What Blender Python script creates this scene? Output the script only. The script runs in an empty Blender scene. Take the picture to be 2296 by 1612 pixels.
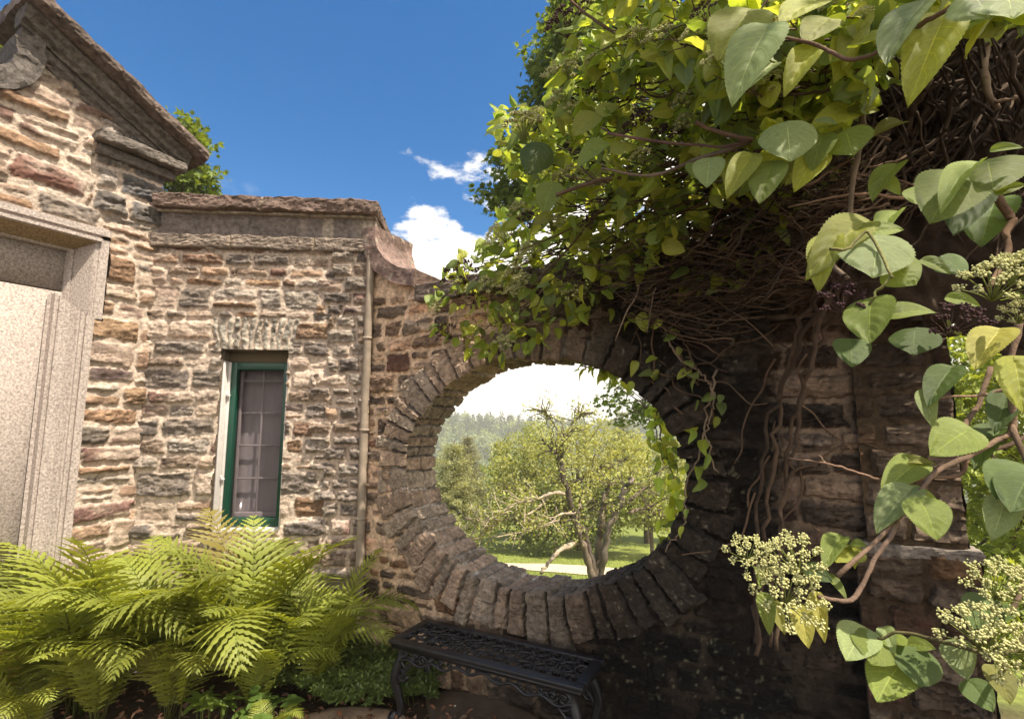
import bpy, math, random
import numpy as np
from mathutils import Vector, Matrix
rng = np.random.default_rng(7); random.seed(7)
C = bpy.context.scene.collection
sc = bpy.context.scene
# ------------------------------------------------------------------ camera, sky, sun, exposure
F, YH, CX, CY = 1130.0, 948.0, 1148.0, 806.0
PITCH = math.atan((YH - CY) / F)
cam = bpy.data.cameras.new('camera'); camo = bpy.data.objects.new('camera', cam); C.objects.link(camo)
cam.sensor_width = 36; cam.lens = 36 * F / 2296; cam.clip_end = 3000; cam.clip_start = 0.02
camo.location = (0, 0, 1.6); camo.rotation_euler = (math.pi / 2 + PITCH, 0, 0)
sc.camera = camo
SUN = np.array([0.38, -0.27, 0.88]); SUN = SUN / np.linalg.norm(SUN)
SUN_EL = math.asin(SUN[2]); SUN_AZ = math.atan2(SUN[0], SUN[1])
w = bpy.data.worlds.new('World'); sc.world = w; w.use_nodes = True
def world():
    nt = w.node_tree; N = nt.nodes; L = nt.links; N.clear()
    out = N.new('ShaderNodeOutputWorld'); bg = N.new('ShaderNodeBackground'); bg.inputs[1].default_value = 0.11
    sky = N.new('ShaderNodeTexSky'); sky.sky_type = 'NISHITA'; sky.sun_disc = False
    sky.sun_elevation = SUN_EL; sky.sun_rotation = SUN_AZ; sky.air_density = 1.0; sky.dust_density = 0.4; sky.ozone_density = 2.6
    hsv = N.new('ShaderNodeHueSaturation'); hsv.inputs['Saturation'].default_value = 1.30; hsv.inputs['Value'].default_value = 0.84; L.new(sky.outputs[0], hsv.inputs['Color'])
    tc = N.new('ShaderNodeTexCoord'); sep = N.new('ShaderNodeSeparateXYZ'); L.new(tc.outputs['Generated'], sep.inputs[0])
    mp = N.new('ShaderNodeMapping'); mp.inputs['Scale'].default_value = (1, 1, 2.2); mp.inputs['Location'].default_value = (0.35, 0.1, 0.0); L.new(tc.outputs['Generated'], mp.inputs[0])
    n1 = N.new('ShaderNodeTexNoise'); n1.inputs['Scale'].default_value = 3.2; n1.inputs['Detail'].default_value = 9; n1.inputs['Roughness'].default_value = 0.58; L.new(mp.outputs[0], n1.inputs['Vector'])
    # cloud bank low above the horizon, higher ahead and to the right
    def m(op, a, b=None, c=None):
        n = N.new('ShaderNodeMath'); n.operation = op
        for i, v in enumerate((a, b, c)):
            if v is None: continue
            if isinstance(v, (int, float)): n.inputs[i].default_value = v
            else: L.new(v, n.inputs[i])
        return n.outputs[0]
    z = sep.outputs['Z']
    edge = m('MULTIPLY_ADD', sep.outputs['X'], 0.35, 0.485)        # height of the cloud tops
    gx = m('MULTIPLY_ADD', sep.outputs['X'], 7.5, 0.95)
    edge = m('ADD', edge, m('MULTIPLY', m('EXPONENT', m('MULTIPLY', m('MULTIPLY', gx, gx), -1.0)), 0.055))
    edge = m('ADD', edge, m('MULTIPLY', m('MINIMUM', m('ADD', sep.outputs['X'], 0.22), 0.0), 1.2))
    edge = m('ADD', edge, m('MULTIPLY', m('MAXIMUM', m('MULTIPLY', sep.outputs['Y'], -1.0), 0.0), 0.9))    # unseen cloud added behind the viewer to whiten the shade
    d = m('SUBTRACT', edge, z)
    d = m('ADD', d, m('MULTIPLY_ADD', n1.outputs['Fac'], 0.85, -0.46))
    mr = N.new('ShaderNodeMapRange'); mr.interpolation_type = 'SMOOTHSTEP'; mr.inputs['From Min'].default_value = -0.012; mr.inputs['From Max'].default_value = 0.05; L.new(d, mr.inputs['Value'])
    n2 = N.new('ShaderNodeTexNoise'); n2.inputs['Scale'].default_value = 1.6; n2.inputs['Detail'].default_value = 7; n2.inputs['Roughness'].default_value = 0.6; L.new(mp.outputs[0], n2.inputs['Vector'])
    wr = N.new('ShaderNodeMapRange'); wr.inputs['From Min'].default_value = 0.64; wr.inputs['From Max'].default_value = 0.9; wr.inputs['To Max'].default_value = 0.5; L.new(n2.outputs['Fac'], wr.inputs['Value'])
    mx = m('MAXIMUM', mr.outputs[0], wr.outputs[0])
    mix = N.new('ShaderNodeMix'); mix.data_type = 'RGBA'; L.new(mx, mix.inputs['Factor']); L.new(hsv.outputs[0], mix.inputs['A'])
    mix.inputs['B'].default_value = (8.0, 7.5, 6.6, 1)
    L.new(mix.outputs['Result'], bg.inputs[0]); L.new(bg.outputs[0], out.inputs[0])
world()
sl = bpy.data.lights.new('sun', 'SUN'); sl.energy = 4.6; sl.angle = math.radians(0.6); sl.color = (1, 0.90, 0.72)
so = bpy.data.objects.new('sun', sl); C.objects.link(so); so.rotation_euler = Vector(SUN).to_track_quat('Z', 'Y').to_euler()
sc.view_settings.view_transform = 'Standard'; sc.view_settings.look = 'None'; sc.view_settings.exposure = 1.0; sc.view_settings.gamma = 1
sc.render.engine = 'CYCLES'
sc.render.filter_size = 1.1; sc.cycles.max_bounces = 8; sc.cycles.transparent_max_bounces = 8

# ------------------------------------------------------------------ geometry helpers
def ray(x, y):
    dx, dz = (x - CX) / F, -(y - CY) / F
    c, s = math.cos(PITCH), math.sin(PITCH)
    return np.array([dx, c - dz * s, s + dz * c])
CAM = np.array([0, 0, 1.6])
def at(x, y, Y):
    """world point on the sight line of photo position (x, y) that stands Y metres ahead of the camera"""
    d = ray(x, y); return CAM + d * (Y / d[1])
def hsh(i, seed):
    i = (i.astype(np.int64) * 374761393 + seed * 668265263) & 0xffffffff
    i = ((i ^ (i >> 13)) * 1274126177) & 0xffffffff
    return ((i ^ (i >> 16)) & 0xffffff) / float(0xffffff)
def vn(x, y, z=None, seed=0):
    """value noise, -1..1"""
    x = np.asarray(x, float); y = np.asarray(y, float); z = np.zeros_like(x) if z is None else np.asarray(z, float)
    xi, yi, zi = np.floor(x), np.floor(y), np.floor(z); fx, fy, fz = x - xi, y - yi, z - zi
    fx = fx * fx * (3 - 2 * fx); fy = fy * fy * (3 - 2 * fy); fz = fz * fz * (3 - 2 * fz)
    def h(a, b, c): return hsh((xi + a) + (yi + b) * 7919 + (zi + c) * 104729 + 500000, seed)
    r = 0
    for a in (0, 1):
        for b in (0, 1):
            for c in (0, 1):
                r = r + h(a, b, c) * (fx if a else 1 - fx) * (fy if b else 1 - fy) * (fz if c else 1 - fz)
    return r * 2 - 1
def fbm(x, y, z=None, o=4, seed=0, g=0.5):
    r = 0; a = 1; t = 0; s = 1.0
    for k in range(o):
        r = r + a * vn(np.asarray(x) * s, np.asarray(y) * s, None if z is None else np.asarray(z) * s, seed + k * 13); t += a; a *= g; s *= 2.03
    return r / t
def ridge(x, y, z=None, o=3, seed=0): return 1 - 2 * np.abs(fbm(x, y, z, o, seed))
def sst(a, b, x):
    t = np.clip((x - a) / (b - a), 0, 1); return t * t * (3 - 2 * t)

def mesh_np(name, V, Fs, mat=None, parent=None, col=None, uv=None, smooth=True):
    """V (n,3); Fs a list of (k,m) index arrays; uv and col per vertex"""
    V = np.asarray(V, np.float32).reshape(-1, 3)
    Fs = [np.asarray(f, np.int32) for f in (Fs if isinstance(Fs, list) else [Fs]) if len(f)]
    me = bpy.data.meshes.new(name)
    me.vertices.add(len(V)); me.vertices.foreach_set('co', V.ravel())
    idx = np.concatenate([f.ravel() for f in Fs]); tot = np.concatenate([np.full(len(f), f.shape[1], np.int32) for f in Fs])
    st = np.concatenate([[0], np.cumsum(tot)[:-1]]).astype(np.int32)
    me.loops.add(len(idx)); me.loops.foreach_set('vertex_index', idx)
    me.polygons.add(len(tot)); me.polygons.foreach_set('loop_start', st); me.polygons.foreach_set('loop_total', tot)
    if smooth: me.polygons.foreach_set('use_smooth', np.ones(len(tot), bool))
    me.update(calc_edges=True); me.validate()
    if col is None: col = np.ones((len(V), 3))
    ca = me.color_attributes.new('Col', 'FLOAT_COLOR', 'POINT')
    cc = np.ones((len(V), 4), np.float32); cc[:, :3] = np.asarray(col); ca.data.foreach_set('color', cc.ravel())
    if uv is not None:
        ul = me.uv_layers.new(name='UVMap'); lv = np.empty(len(me.loops), np.int32); me.loops.foreach_get('vertex_index', lv)
        ul.data.foreach_set('uv', np.asarray(uv, np.float32)[lv].ravel())
    o = bpy.data.objects.new(name, me); C.objects.link(o)
    if mat: me.materials.append(mat)
    if parent: o.parent = parent
    return o
def tag(o, label=None, cat=None, group=None, kind=None):
    for k, v in (('label', label), ('category', cat), ('group', group), ('kind', kind)):
        if v: o[k] = v
    return o
def thing(name, label, cat, loc=(0, 0, 0), rz=0, group=None):
    o = bpy.data.objects.new(name, None); C.objects.link(o); o.location = loc; o.rotation_euler = (0, 0, rz); o.empty_display_size = 0.1
    return tag(o, label, cat, group)
class MB:
    """collects pieces into one mesh"""
    def __init__(s): s.V = []; s.F = {}; s.c = []; s.n = 0; s.uv = []
    def add(s, V, Fs, col=None, uv=None):
        V = np.asarray(V, float).reshape(-1, 3)
        for f in (Fs if isinstance(Fs, list) else [Fs]):
            f = np.asarray(f)
            if len(f): s.F.setdefault(f.shape[1], []).append(f + s.n)
        s.V.append(V); s.n += len(V)
        s.c.append(np.broadcast_to(np.ones(3) if col is None else np.asarray(col, float), (len(V), 3)))
        s.uv.append(np.zeros((len(V), 2)) if uv is None else uv)
    def build(s, name, mat, parent=None, smooth=True):
        return mesh_np(name, np.concatenate(s.V), [np.concatenate(v) for v in s.F.values()], mat, parent, np.concatenate(s.c), np.concatenate(s.uv), smooth)
    def box(s, x0, x1, y0, y1, z0, z1, M=None, col=None):
        v = np.array([(x, y, z) for x in (x0, x1) for y in (y0, y1) for z in (z0, z1)], float)
        f = np.array([(0, 1, 3, 2), (4, 6, 7, 5), (0, 4, 5, 1), (2, 3, 7, 6), (0, 2, 6, 4), (1, 5, 7, 3)])
        if M is not None: v = v @ M[:3, :3].T + M[:3, 3]
        s.add(v, f, col)
    def tube(s, pts, rad, sides=6, col=None, cap=True, jit=0):
        pts = np.asarray(pts, float); n = len(pts); rad = np.broadcast_to(np.asarray(rad, float), (n,))
        t = np.gradient(pts, axis=0); t /= np.linalg.norm(t, axis=1)[:, None] + 1e-9
        up = np.array([0.13, 0.21, 0.97]) if abs(t[0][2]) < 0.9 else np.array([1, 0.1, 0])
        a = np.cross(t, up); a /= np.linalg.norm(a, axis=1)[:, None] + 1e-9
        for i in range(1, n):
            if np.dot(a[i], a[i - 1]) < 0: a[i] = -a[i]
        b = np.cross(t, a); th = np.arange(sides) * 2 * math.pi / sides
        r = rad[:, None] * (1 + (jit * rng.normal(size=(n, sides)) if jit else np.zeros((n, sides))))
        V = pts[:, None] + r[..., None] * (np.cos(th)[None, :, None] * a[:, None] + np.sin(th)[None, :, None] * b[:, None])
        i = np.arange(n - 1)[:, None]; j = np.arange(sides)[None]; k = (j + 1) % sides
        Fq = np.stack([i * sides + j, i * sides + k, (i + 1) * sides + k, (i + 1) * sides + j], -1).reshape(-1, 4)
        Fs = [Fq]
        if cap: Fs.append(np.array([list(range(sides))[::-1]])); Fs.append(np.array([[(n - 1) * sides + q for q in range(sides)]]))
        cc = None
        if col is not None:
            cc = np.asarray(col, float); cc = np.repeat(cc, sides, 0) if cc.ndim == 2 else cc
        s.add(V.reshape(-1, 3), Fs, cc)
def smooth_path(P, n=8):
    """Catmull-Rom through the points P"""
    P = np.asarray(P, float); P = np.vstack([2 * P[0] - P[1], P, 2 * P[-1] - P[-2]]); out = []
    for i in range(1, len(P) - 2):
        for k in range(n):
            t = k / n; a, b, c, d = P[i - 1], P[i], P[i + 1], P[i + 2]
            out.append(0.5 * (2 * b + (c - a) * t + (2 * a - 5 * b + 4 * c - d) * t * t + (3 * b - a - 3 * c + d) * t ** 3))
    out.append(P[-2]); return np.array(out)
def grid_faces(nu, nv, keep=None):
    i = np.arange(nu - 1)[:, None]; j = np.arange(nv - 1)[None]
    f = np.stack([i * nv + j, (i + 1) * nv + j, (i + 1) * nv + j + 1, i * nv + j + 1], -1).reshape(-1, 4)
    return f if keep is None else f[keep.reshape(-1)[f].all(1)]
def compact(V, f, *arrs):
    used = np.zeros(len(V), bool); used[f.ravel()] = True; m = np.cumsum(used) - 1
    return (V[used], m[f]) + tuple(a[used] for a in arrs)
def scatter(T, Tf, P, X, Y, Z, S, cols, Tuv=None, tcol=None):
    """copies template T (k,3) to P with axes X, Y, Z and scale S"""
    n, k = len(P), len(T)
    M = np.stack([X, Y, Z], -1)                      # columns are the axes
    V = P[:, None] + np.einsum('nij,kj->nki', M, T) * np.asarray(S)[:, None, None]
    Fs = [(f[None] + (np.arange(n) * k)[:, None, None]).reshape(-1, f.shape[1]) for f in Tf]
    col = np.repeat(cols, k, 0)
    if tcol is not None: col = col * np.tile(tcol, (n, 1))
    uv = None if Tuv is None else np.tile(Tuv, (n, 1))
    return V.reshape(-1, 3), Fs, col, uv
def unit(v): v = np.asarray(v, float); return v / (np.linalg.norm(v, axis=-1, keepdims=True) + 1e-9)
def axes(dirs, nrm):
    """leaf axes: Y along dirs, Z near nrm"""
    Y = unit(dirs); X = unit(np.cross(Y, nrm)); return X, Y, np.cross(X, Y)

# ------------------------------------------------------------------ materials
def mat(name, base=None, rough=0.8, bump=0, bscale=60, mottle=0, mscale=8, spec=0.3, metal=0, trans=0, tcol=None, back=None, vein=0, coat=0, attr=True, stretch=(1, 1, 1), mcol=None, objvar=0, spots=0, browned=0):
    m = bpy.data.materials.new(name); m.use_nodes = True; nt = m.node_tree; N, L = nt.nodes, nt.links
    bs = N['Principled BSDF']; out = N['Material Output']
    bs.inputs['Roughness'].default_value = rough; bs.inputs['Specular IOR Level'].default_value = spec; bs.inputs['Metallic'].default_value = metal
    if coat: bs.inputs['Coat Weight'].default_value = coat; bs.inputs['Coat Roughness'].default_value = 0.25
    def rgbmix(kind, fac, a, b):
        x = N.new('ShaderNodeMix'); x.data_type = 'RGBA'; x.blend_type = kind
        for s_, v in (('Factor', fac), ('A', a), ('B', b)):
            if isinstance(v, (int, float)): x.inputs[s_].default_value = v
            elif isinstance(v, tuple): x.inputs[s_].default_value = (*v, 1) if len(v) == 3 else v
            else: L.new(v, x.inputs[s_])
        return x.outputs['Result']
    cur = tuple(base) if base else (1, 1, 1)
    if attr:
        a = N.new('ShaderNodeAttribute'); a.attribute_name = 'Col'; cur = rgbmix('MULTIPLY', 1.0, a.outputs['Color'], cur)
    tc = N.new('ShaderNodeTexCoord'); mp = N.new('ShaderNodeMapping'); mp.inputs['Scale'].default_value = stretch; L.new(tc.outputs['Object'], mp.inputs[0])
    if mottle:
        n = N.new('ShaderNodeTexNoise'); n.inputs['Scale'].default_value = mscale; n.inputs['Detail'].default_value = 7; n.inputs['Roughness'].default_value = 0.65; L.new(mp.outputs[0], n.inputs['Vector'])
        r = N.new('ShaderNodeMapRange'); r.inputs['From Min'].default_value = 0.3; r.inputs['From Max'].default_value = 0.7; L.new(n.outputs['Fac'], r.inputs['Value'])
        if mcol is not None:
            mm = N.new('ShaderNodeMath'); mm.operation = 'MULTIPLY'; mm.inputs[1].default_value = mottle; L.new(r.outputs[0], mm.inputs[0]); cur = rgbmix('MIX', mm.outputs[0], cur, tuple(mcol))
        else:
            r.inputs['To Min'].default_value = 1 - mottle; r.inputs['To Max'].default_value = 1 + mottle * 0.6; cur = rgbmix('MULTIPLY', 1.0, cur, r.outputs[0])
    if objvar:
        oi = N.new('ShaderNodeObjectInfo'); r = N.new('ShaderNodeMapRange'); r.inputs['To Min'].default_value = 1 - objvar; r.inputs['To Max'].default_value = 1 + objvar; L.new(oi.outputs['Random'], r.inputs['Value']); cur = rgbmix('MULTIPLY', 1.0, cur, r.outputs[0])
    if browned:                                        # a few whole fronds have gone brown
        oi = N.new('ShaderNodeObjectInfo'); g = N.new('ShaderNodeMath'); g.operation = 'GREATER_THAN'; g.inputs[1].default_value = browned; L.new(oi.outputs['Random'], g.inputs[0]); gm_ = N.new('ShaderNodeMath'); gm_.operation = 'MULTIPLY'; gm_.inputs[1].default_value = .7; L.new(g.outputs[0], gm_.inputs[0]); cur = rgbmix('MIX', gm_.outputs[0], cur, (.20, .13, .05))
    if spots:
        n = N.new('ShaderNodeTexNoise'); n.inputs['Scale'].default_value = 34; n.inputs['Detail'].default_value = 6; L.new(mp.outputs[0], n.inputs['Vector']); r = N.new('ShaderNodeMapRange'); r.inputs['From Min'].default_value = .66; r.inputs['From Max'].default_value = .72; r.inputs['To Max'].default_value = spots; L.new(n.outputs['Fac'], r.inputs['Value']); cur = rgbmix('MIX', r.outputs[0], cur, (.22, .13, .05))
    if vein:
        uvn = N.new('ShaderNodeUVMap'); sp = N.new('ShaderNodeSeparateXYZ'); L.new(uvn.outputs[0], sp.inputs[0])
        def m2(op, a, b=None, c=None, cl=False):
            n = N.new('ShaderNodeMath'); n.operation = op; n.use_clamp = cl
            for i, v in enumerate((a, b, c)):
                if v is None: continue
                if isinstance(v, (int, float)): n.inputs[i].default_value = v
                else: L.new(v, n.inputs[i])
            return n.outputs[0]
        s_ = m2('ABSOLUTE', sp.outputs[0]); t_ = sp.outputs[1]
        mid = m2('MULTIPLY_ADD', s_, -40.0, 1.2, True)
        ph = m2('MULTIPLY_ADD', m2('POWER', s_, 1.35), -2.0, m2('MULTIPLY', t_, 5.6))
        fr = m2('ABSOLUTE', m2('SUBTRACT', m2('FRACT', ph), 0.5))
        side = m2('MULTIPLY_ADD', fr, -24.0, 1.0, True)
        v_ = m2('MAXIMUM', mid, m2('MULTIPLY', side, 0.55))
        cur = rgbmix('MIX', m2('MULTIPLY', v_, vein), cur, rgbmix('MULTIPLY', 1.0, cur, (2.0, 1.9, 1.9)))
    front = cur
    if back is not None:
        g = N.new('ShaderNodeNewGeometry'); cur = rgbmix('MIX', g.outputs['Backfacing'], cur, rgbmix('MULTIPLY', 1.0, cur, tuple(back)))
    if isinstance(cur, tuple): bs.inputs['Base Color'].default_value = (*cur, 1)
    else: L.new(cur, bs.inputs['Base Color'])
    if bump or vein:
        b = N.new('ShaderNodeBump'); b.inputs['Strength'].default_value = bump or 0.3; b.inputs['Distance'].default_value = 0.01
        n = N.new('ShaderNodeTexNoise'); n.inputs['Scale'].default_value = bscale; n.inputs['Detail'].default_value = 8; n.inputs['Roughness'].default_value = 0.7; L.new(mp.outputs[0], n.inputs['Vector'])
        if vein: L.new(m2('MULTIPLY_ADD', v_, -0.35, n.outputs['Fac']), b.inputs['Height'])
        else: L.new(n.outputs['Fac'], b.inputs['Height'])
        L.new(b.outputs[0], bs.inputs['Normal'])
    if trans:
        t = N.new('ShaderNodeBsdfTranslucent'); ms = N.new('ShaderNodeMixShader'); ms.inputs[0].default_value = trans
        cc = rgbmix('MULTIPLY', 1.0, front, tuple(tcol or (1.6, 1.5, 0.6)))
        L.new(cc, t.inputs[0]) if not isinstance(cc, tuple) else None
        L.new(bs.outputs[0], ms.inputs[1]); L.new(t.outputs[0], ms.inputs[2]); L.new(ms.outputs[0], out.inputs[0])
    return m
M_STONE = mat('rubble_stone', rough=0.9, bump=1.0, bscale=70, mottle=0.5, mscale=38, spec=0.2)
M_DARK = mat('weathered_stone', rough=0.9, bump=1.0, bscale=60, mottle=0.6, mscale=30, spec=0.25)
M_GRANITE = mat('granite', rough=0.85, bump=0.7, bscale=130, mottle=0.62, mscale=85, spec=0.3)
M_GREEN = mat('green_paint', (0.003, 0.048, 0.030), rough=0.35, spec=0.5, bump=0.05, bscale=30)
M_WHITE = mat('pale_paint', (0.62, 0.58, 0.57), rough=0.6, mottle=0.15, mscale=20, bump=0.1)
M_CURTAIN = mat('grey_curtain', (0.60, 0.57, 0.57), rough=0.95, mottle=0.12, mscale=5, stretch=(6, 6, .6))
M_PIPE = mat('lead_pipe', (0.30, 0.24, 0.19), rough=0.65, mottle=0.4, mscale=9, bump=0.25, bscale=25, spec=0.4)
M_IRON = mat('black_iron', (0.016, 0.015, 0.018), rough=0.28, spec=0.55, bump=0.35, bscale=120, mottle=0.4, mscale=30)
M_LEAF = mat('hydrangea_leaf', rough=0.36, spec=0.5, trans=0.46, tcol=(2.0, 1.9, 0.85), back=(1.15, 1.15, 1.05), vein=0.8, bump=0.35, bscale=110, objvar=0.0)
M_LEAFN = mat('near_hydrangea_leaf', rough=0.45, spec=0.35, trans=0.33, tcol=(2.0, 1.9, 0.85), back=(1.15, 1.15, 1.0), vein=0.8, bump=0.3, bscale=160, mottle=0.18, mscale=14, objvar=0.28, spots=0.7)
M_FERN = mat('fern_frond', rough=0.5, spec=0.3, trans=0.38, tcol=(1.9, 1.8, 0.6), objvar=0.34, browned=0.972)
M_TREE = mat('tree_leaf', rough=0.55, spec=0.25, trans=0.35, tcol=(2.0, 1.8, 0.55))
M_FLOWER = mat('cream_flower', rough=0.7, trans=0.2, tcol=(1.1, 1.1, 0.8))
M_SEED = mat('dried_flower', rough=0.9)
M_BARK = mat('bark', rough=0.95, bump=1.0, bscale=35, mottle=0.45, mscale=14, stretch=(1, 1, 1))
M_SOIL = mat('soil', rough=0.95, bump=1.0, bscale=35, mottle=0.5, mscale=12)
M_GRASS = mat('lawn_ground', (0.15, 0.20, 0.045), rough=0.9, mottle=0.35, mscale=1.6, bump=0.8, bscale=14, attr=True)
M_PATH = mat('gravel_path', (0.60, 0.47, 0.34), rough=0.95, mottle=0.2, mscale=8, bump=0.5)
M_FLAG = mat('flagstone', rough=0.85, bump=0.5, bscale=30, mottle=0.35, mscale=9)
M_LITTER = mat('leaf_litter', rough=0.9, bump=0.2)
def glass():
    m = bpy.data.materials.new('window_glass'); m.use_nodes = True; nt = m.node_tree; N, L = nt.nodes, nt.links
    b = N['Principled BSDF']; b.inputs['Base Color'].default_value = (0.06, 0.055, 0.06, 1); b.inputs['Roughness'].default_value = 0.08; b.inputs['Specular IOR Level'].default_value = 0.7
    t = N.new('ShaderNodeBsdfTransparent'); t.inputs[0].default_value = (0.78, 0.76, 0.78, 1); ms = N.new('ShaderNodeMixShader'); ms.inputs[0].default_value = 0.9
    L.new(b.outputs[0], ms.inputs[1]); L.new(t.outputs[0], ms.inputs[2]); L.new(ms.outputs[0], N['Material Output'].inputs[0]); return m
M_GLASS = glass()
# ------------------------------------------------------------------ masonry
TAN = [(.42, .285, .205), (.46, .335, .265), (.37, .245, .18), (.42, .315, .26), (.33, .24, .185)]
RUST = [(.26, .165, .11), (.30, .20, .14), (.21, .135, .10), (.33, .22, .145)]
GREY = [(.235, .195, .17), (.285, .24, .21), (.18, .15, .135), (.34, .29, .255), (.26, .195, .155)]
PLUM = [(.13, .09, .09), (.27, .16, .14), (.20, .12, .10)]
def palette(r, wt=(.36, .12, .38, .14)):
    q = r.random(); k = 0
    for p, wv in zip((TAN, RUST, GREY, PLUM), wt):
        if q < wv: return k, np.array(p[int(r.integers(len(p)))]) * r.uniform(.82, 1.18)
        q -= wv; k += 1
    return 2, np.array(GREY[0])
def stone_rows(u0, u1, v0, v1, r, hr=(.07, .17), wr=(.12, .42), wt=(.36, .12, .38, .14), split=.28):
    """coursed rubble: list of (v0, v1, u edges, stones); some stones are split in two thin ones"""
    rows = []; v = v0
    while v < v1:
        h = r.uniform(*hr); us = [u0 - r.uniform(0, .2)]
        while us[-1] < u1: us.append(us[-1] + r.uniform(*wr) * (0.7 + h * 3))
        st = []
        for i in range(len(us) - 1):
            k, c = palette(r, wt); k2, c2 = palette(r, wt)
            sp = r.uniform(.35, .65) if (r.random() < split and h > .10) else 2.0
            st.append((sp, k, *c, r.uniform(.0, 1), r.uniform(-1, 1), k2, *c2, r.uniform(0, 1)))
        rows.append((v, v + h, np.array(us), np.array(st))); v += h
    return rows
def stone_field(U, V, rows, seed, joint=.016, warp=.022, mortar=(.57, .46, .385), relief=1.0, zones=()):
    """height above the mortar plane and colour for every point of a wall"""
    Uw = U + warp * fbm(U * 5, V * 9, o=3, seed=seed) + .010 * fbm(U * 38, V * 50, o=3, seed=seed + 1)
    Vw = V + warp * .75 * fbm(U * 4.5, V * 5, o=3, seed=seed + 2) + .010 * fbm(U * 32, V * 50, o=3, seed=seed + 3)
    n = U.shape
    d = np.full(n, .001); hh = np.zeros(n); kk = np.zeros(n, int); cc = np.zeros(n + (3,)); tilt = np.zeros(n); sid = np.zeros(n)
    dvc = np.zeros(n)
    for ri, (a, b, us, st) in enumerate(rows):
        m = (Vw >= a) & (Vw < b)
        if not m.any(): continue
        i = np.clip(np.searchsorted(us, Uw[m]) - 1, 0, len(st) - 1); S = st[i]
        fr = (Vw[m] - a) / (b - a); low = fr > S[:, 0]
        va = np.where(low, a + S[:, 0] * (b - a), a); vb = np.where(low | (S[:, 0] > 1), b, a + S[:, 0] * (b - a))
        du = np.minimum(Uw[m] - us[i], us[i + 1] - Uw[m]); dv = np.minimum(Vw[m] - va, vb - Vw[m])
        q = np.stack([np.maximum(.03 - du, 0), np.maximum(.03 - dv, 0)]); d[m] = .03 - np.sqrt((q ** 2).sum(0)) 
        d[m] = np.minimum(d[m], np.minimum(du, dv) + .0)
        kk[m] = np.where(low, S[:, 7], S[:, 1]); cc[m] = np.where(low[:, None], S[:, 8:11], S[:, 2:5]); hh[m] = np.where(low, S[:, 11], S[:, 5])
        tilt[m] = S[:, 6] * (fr - .5); sid[m] = ri * 57 + i * 3 + low; dvc[m] = (Vw[m] - (va + vb) / 2)
    for z in zones: z(U, V, Uw, Vw, d, hh, kk, cc, sid)
    jw = joint * (0.75 + .9 * np.clip(fbm(U * 7, V * 7, o=2, seed=seed + 5) + .25, 0, 1))
    mask = sst(0, .009, d - jw / 2)
    rough = np.where(kk == 0, .55, np.where(kk == 3, .6, 1.0))                  # sandstone is smoother than schist
    fiss = ridge(U * 5 + sid * 3.1, V * 34 + U * 6 + sid * 1.7, o=3, seed=seed + 7)
    chunk = fbm(U * 13 + sid, V * 26, o=4, seed=seed + 8); pil = sst(0, .045, d - jw / 2)
    q_ = fbm(U * 8 + sid * 3.7, V * 19 + sid, o=4, seed=seed + 20) * 3.0 + U * 2 * np.sin(sid) ; ter = (np.floor(q_) + sst(.72, 1, q_ - np.floor(q_)) - q_ * .55) * .012 + .006 * ridge(U * 30 + sid, V * 44, o=3, seed=seed + 21)
    H = mask * (rough * ter * pil + .004 + hh * .020 + tilt * .010 + pil * .005 + rough * (.010 * fiss * pil + .013 * chunk)) * relief * 1.08
    mort = .010 * fbm(U * 24, V * 24, o=4, seed=seed + 9) + .009
    H = np.where(mask > 0, H * mask + mort * (1 - mask), mort)
    g = fbm(U * 9 + sid * 5, V * 24 + sid, o=4, seed=seed + 10)
    sc_ = (1 + .55 * g)[..., None]; stain = fbm(U * 17, V * 17, o=3, seed=seed + 11)
    col = cc * sc_ + (stain * .04)[..., None] * np.array([1.2, .9, .5])
    crk = sst(.045, .012, np.abs(fbm(U * 7 + sid * 2.3, V * 30 + U * 5 + sid, o=3, seed=seed + 30))) * (rough > .4) * sst(-.1, .2, fbm(U * 8, V * 8, o=2, seed=seed + 31)); col = col * (1 - .62 * crk[..., None]); H = H - .006 * crk * mask
    mc = np.array(mortar) * (1 + .22 * fbm(U * 15, V * 15, o=4, seed=seed + 12))[..., None]
    cm = sst(0, .008, d - jw / 2 - .002 + .004 * vn(U * 70, V * 70, seed=seed + 14))[..., None]
    smear = sst(.40, .56, fbm(U * 3.2, V * 7, o=3, seed=seed + 15) * .5 + .5)[..., None] * .75        # mortar smeared over some faces
    cm = cm * (1 - smear * (rough < .8)[..., None])
    return H, np.clip(mc * (1 - cm) + col * cm, .01, .9), mask, sid
def wall_mesh(name, O, ud, nd, u0, u1, v0, v1, res, fn, keep=None, matr=M_STONE, parent=None, post=None):
    nu, nv = int((u1 - u0) / res) + 1, int((v1 - v0) / res) + 1
    U, V = np.meshgrid(np.linspace(u0, u1, nu), np.linspace(v0, v1, nv), indexing='ij')
    H, col = fn(U, V)[:2]
    if post: H, col = post(U, V, H, col)
    P = O + U[..., None] * ud + H[..., None] * nd; P[..., 2] += V
    k = np.ones_like(U, bool) if keep is None else keep(U, V)
    f = grid_faces(nu, nv, k)
    if np.dot(np.cross(ud, [0, 0, 1]), nd) < 0: f = f[:, ::-1]
    P2, f2, c2 = compact(P.reshape(-1, 3), f, col.reshape(-1, 3))
    return mesh_np(name, P2, f2, matr, parent, c2, smooth=False)
def vec_noise(P, s, o=3, seed=0): return np.stack([fbm(P[:, 0] * s, P[:, 1] * s, P[:, 2] * s, o, seed + 31 * k) for k in range(3)], -1)
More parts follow.
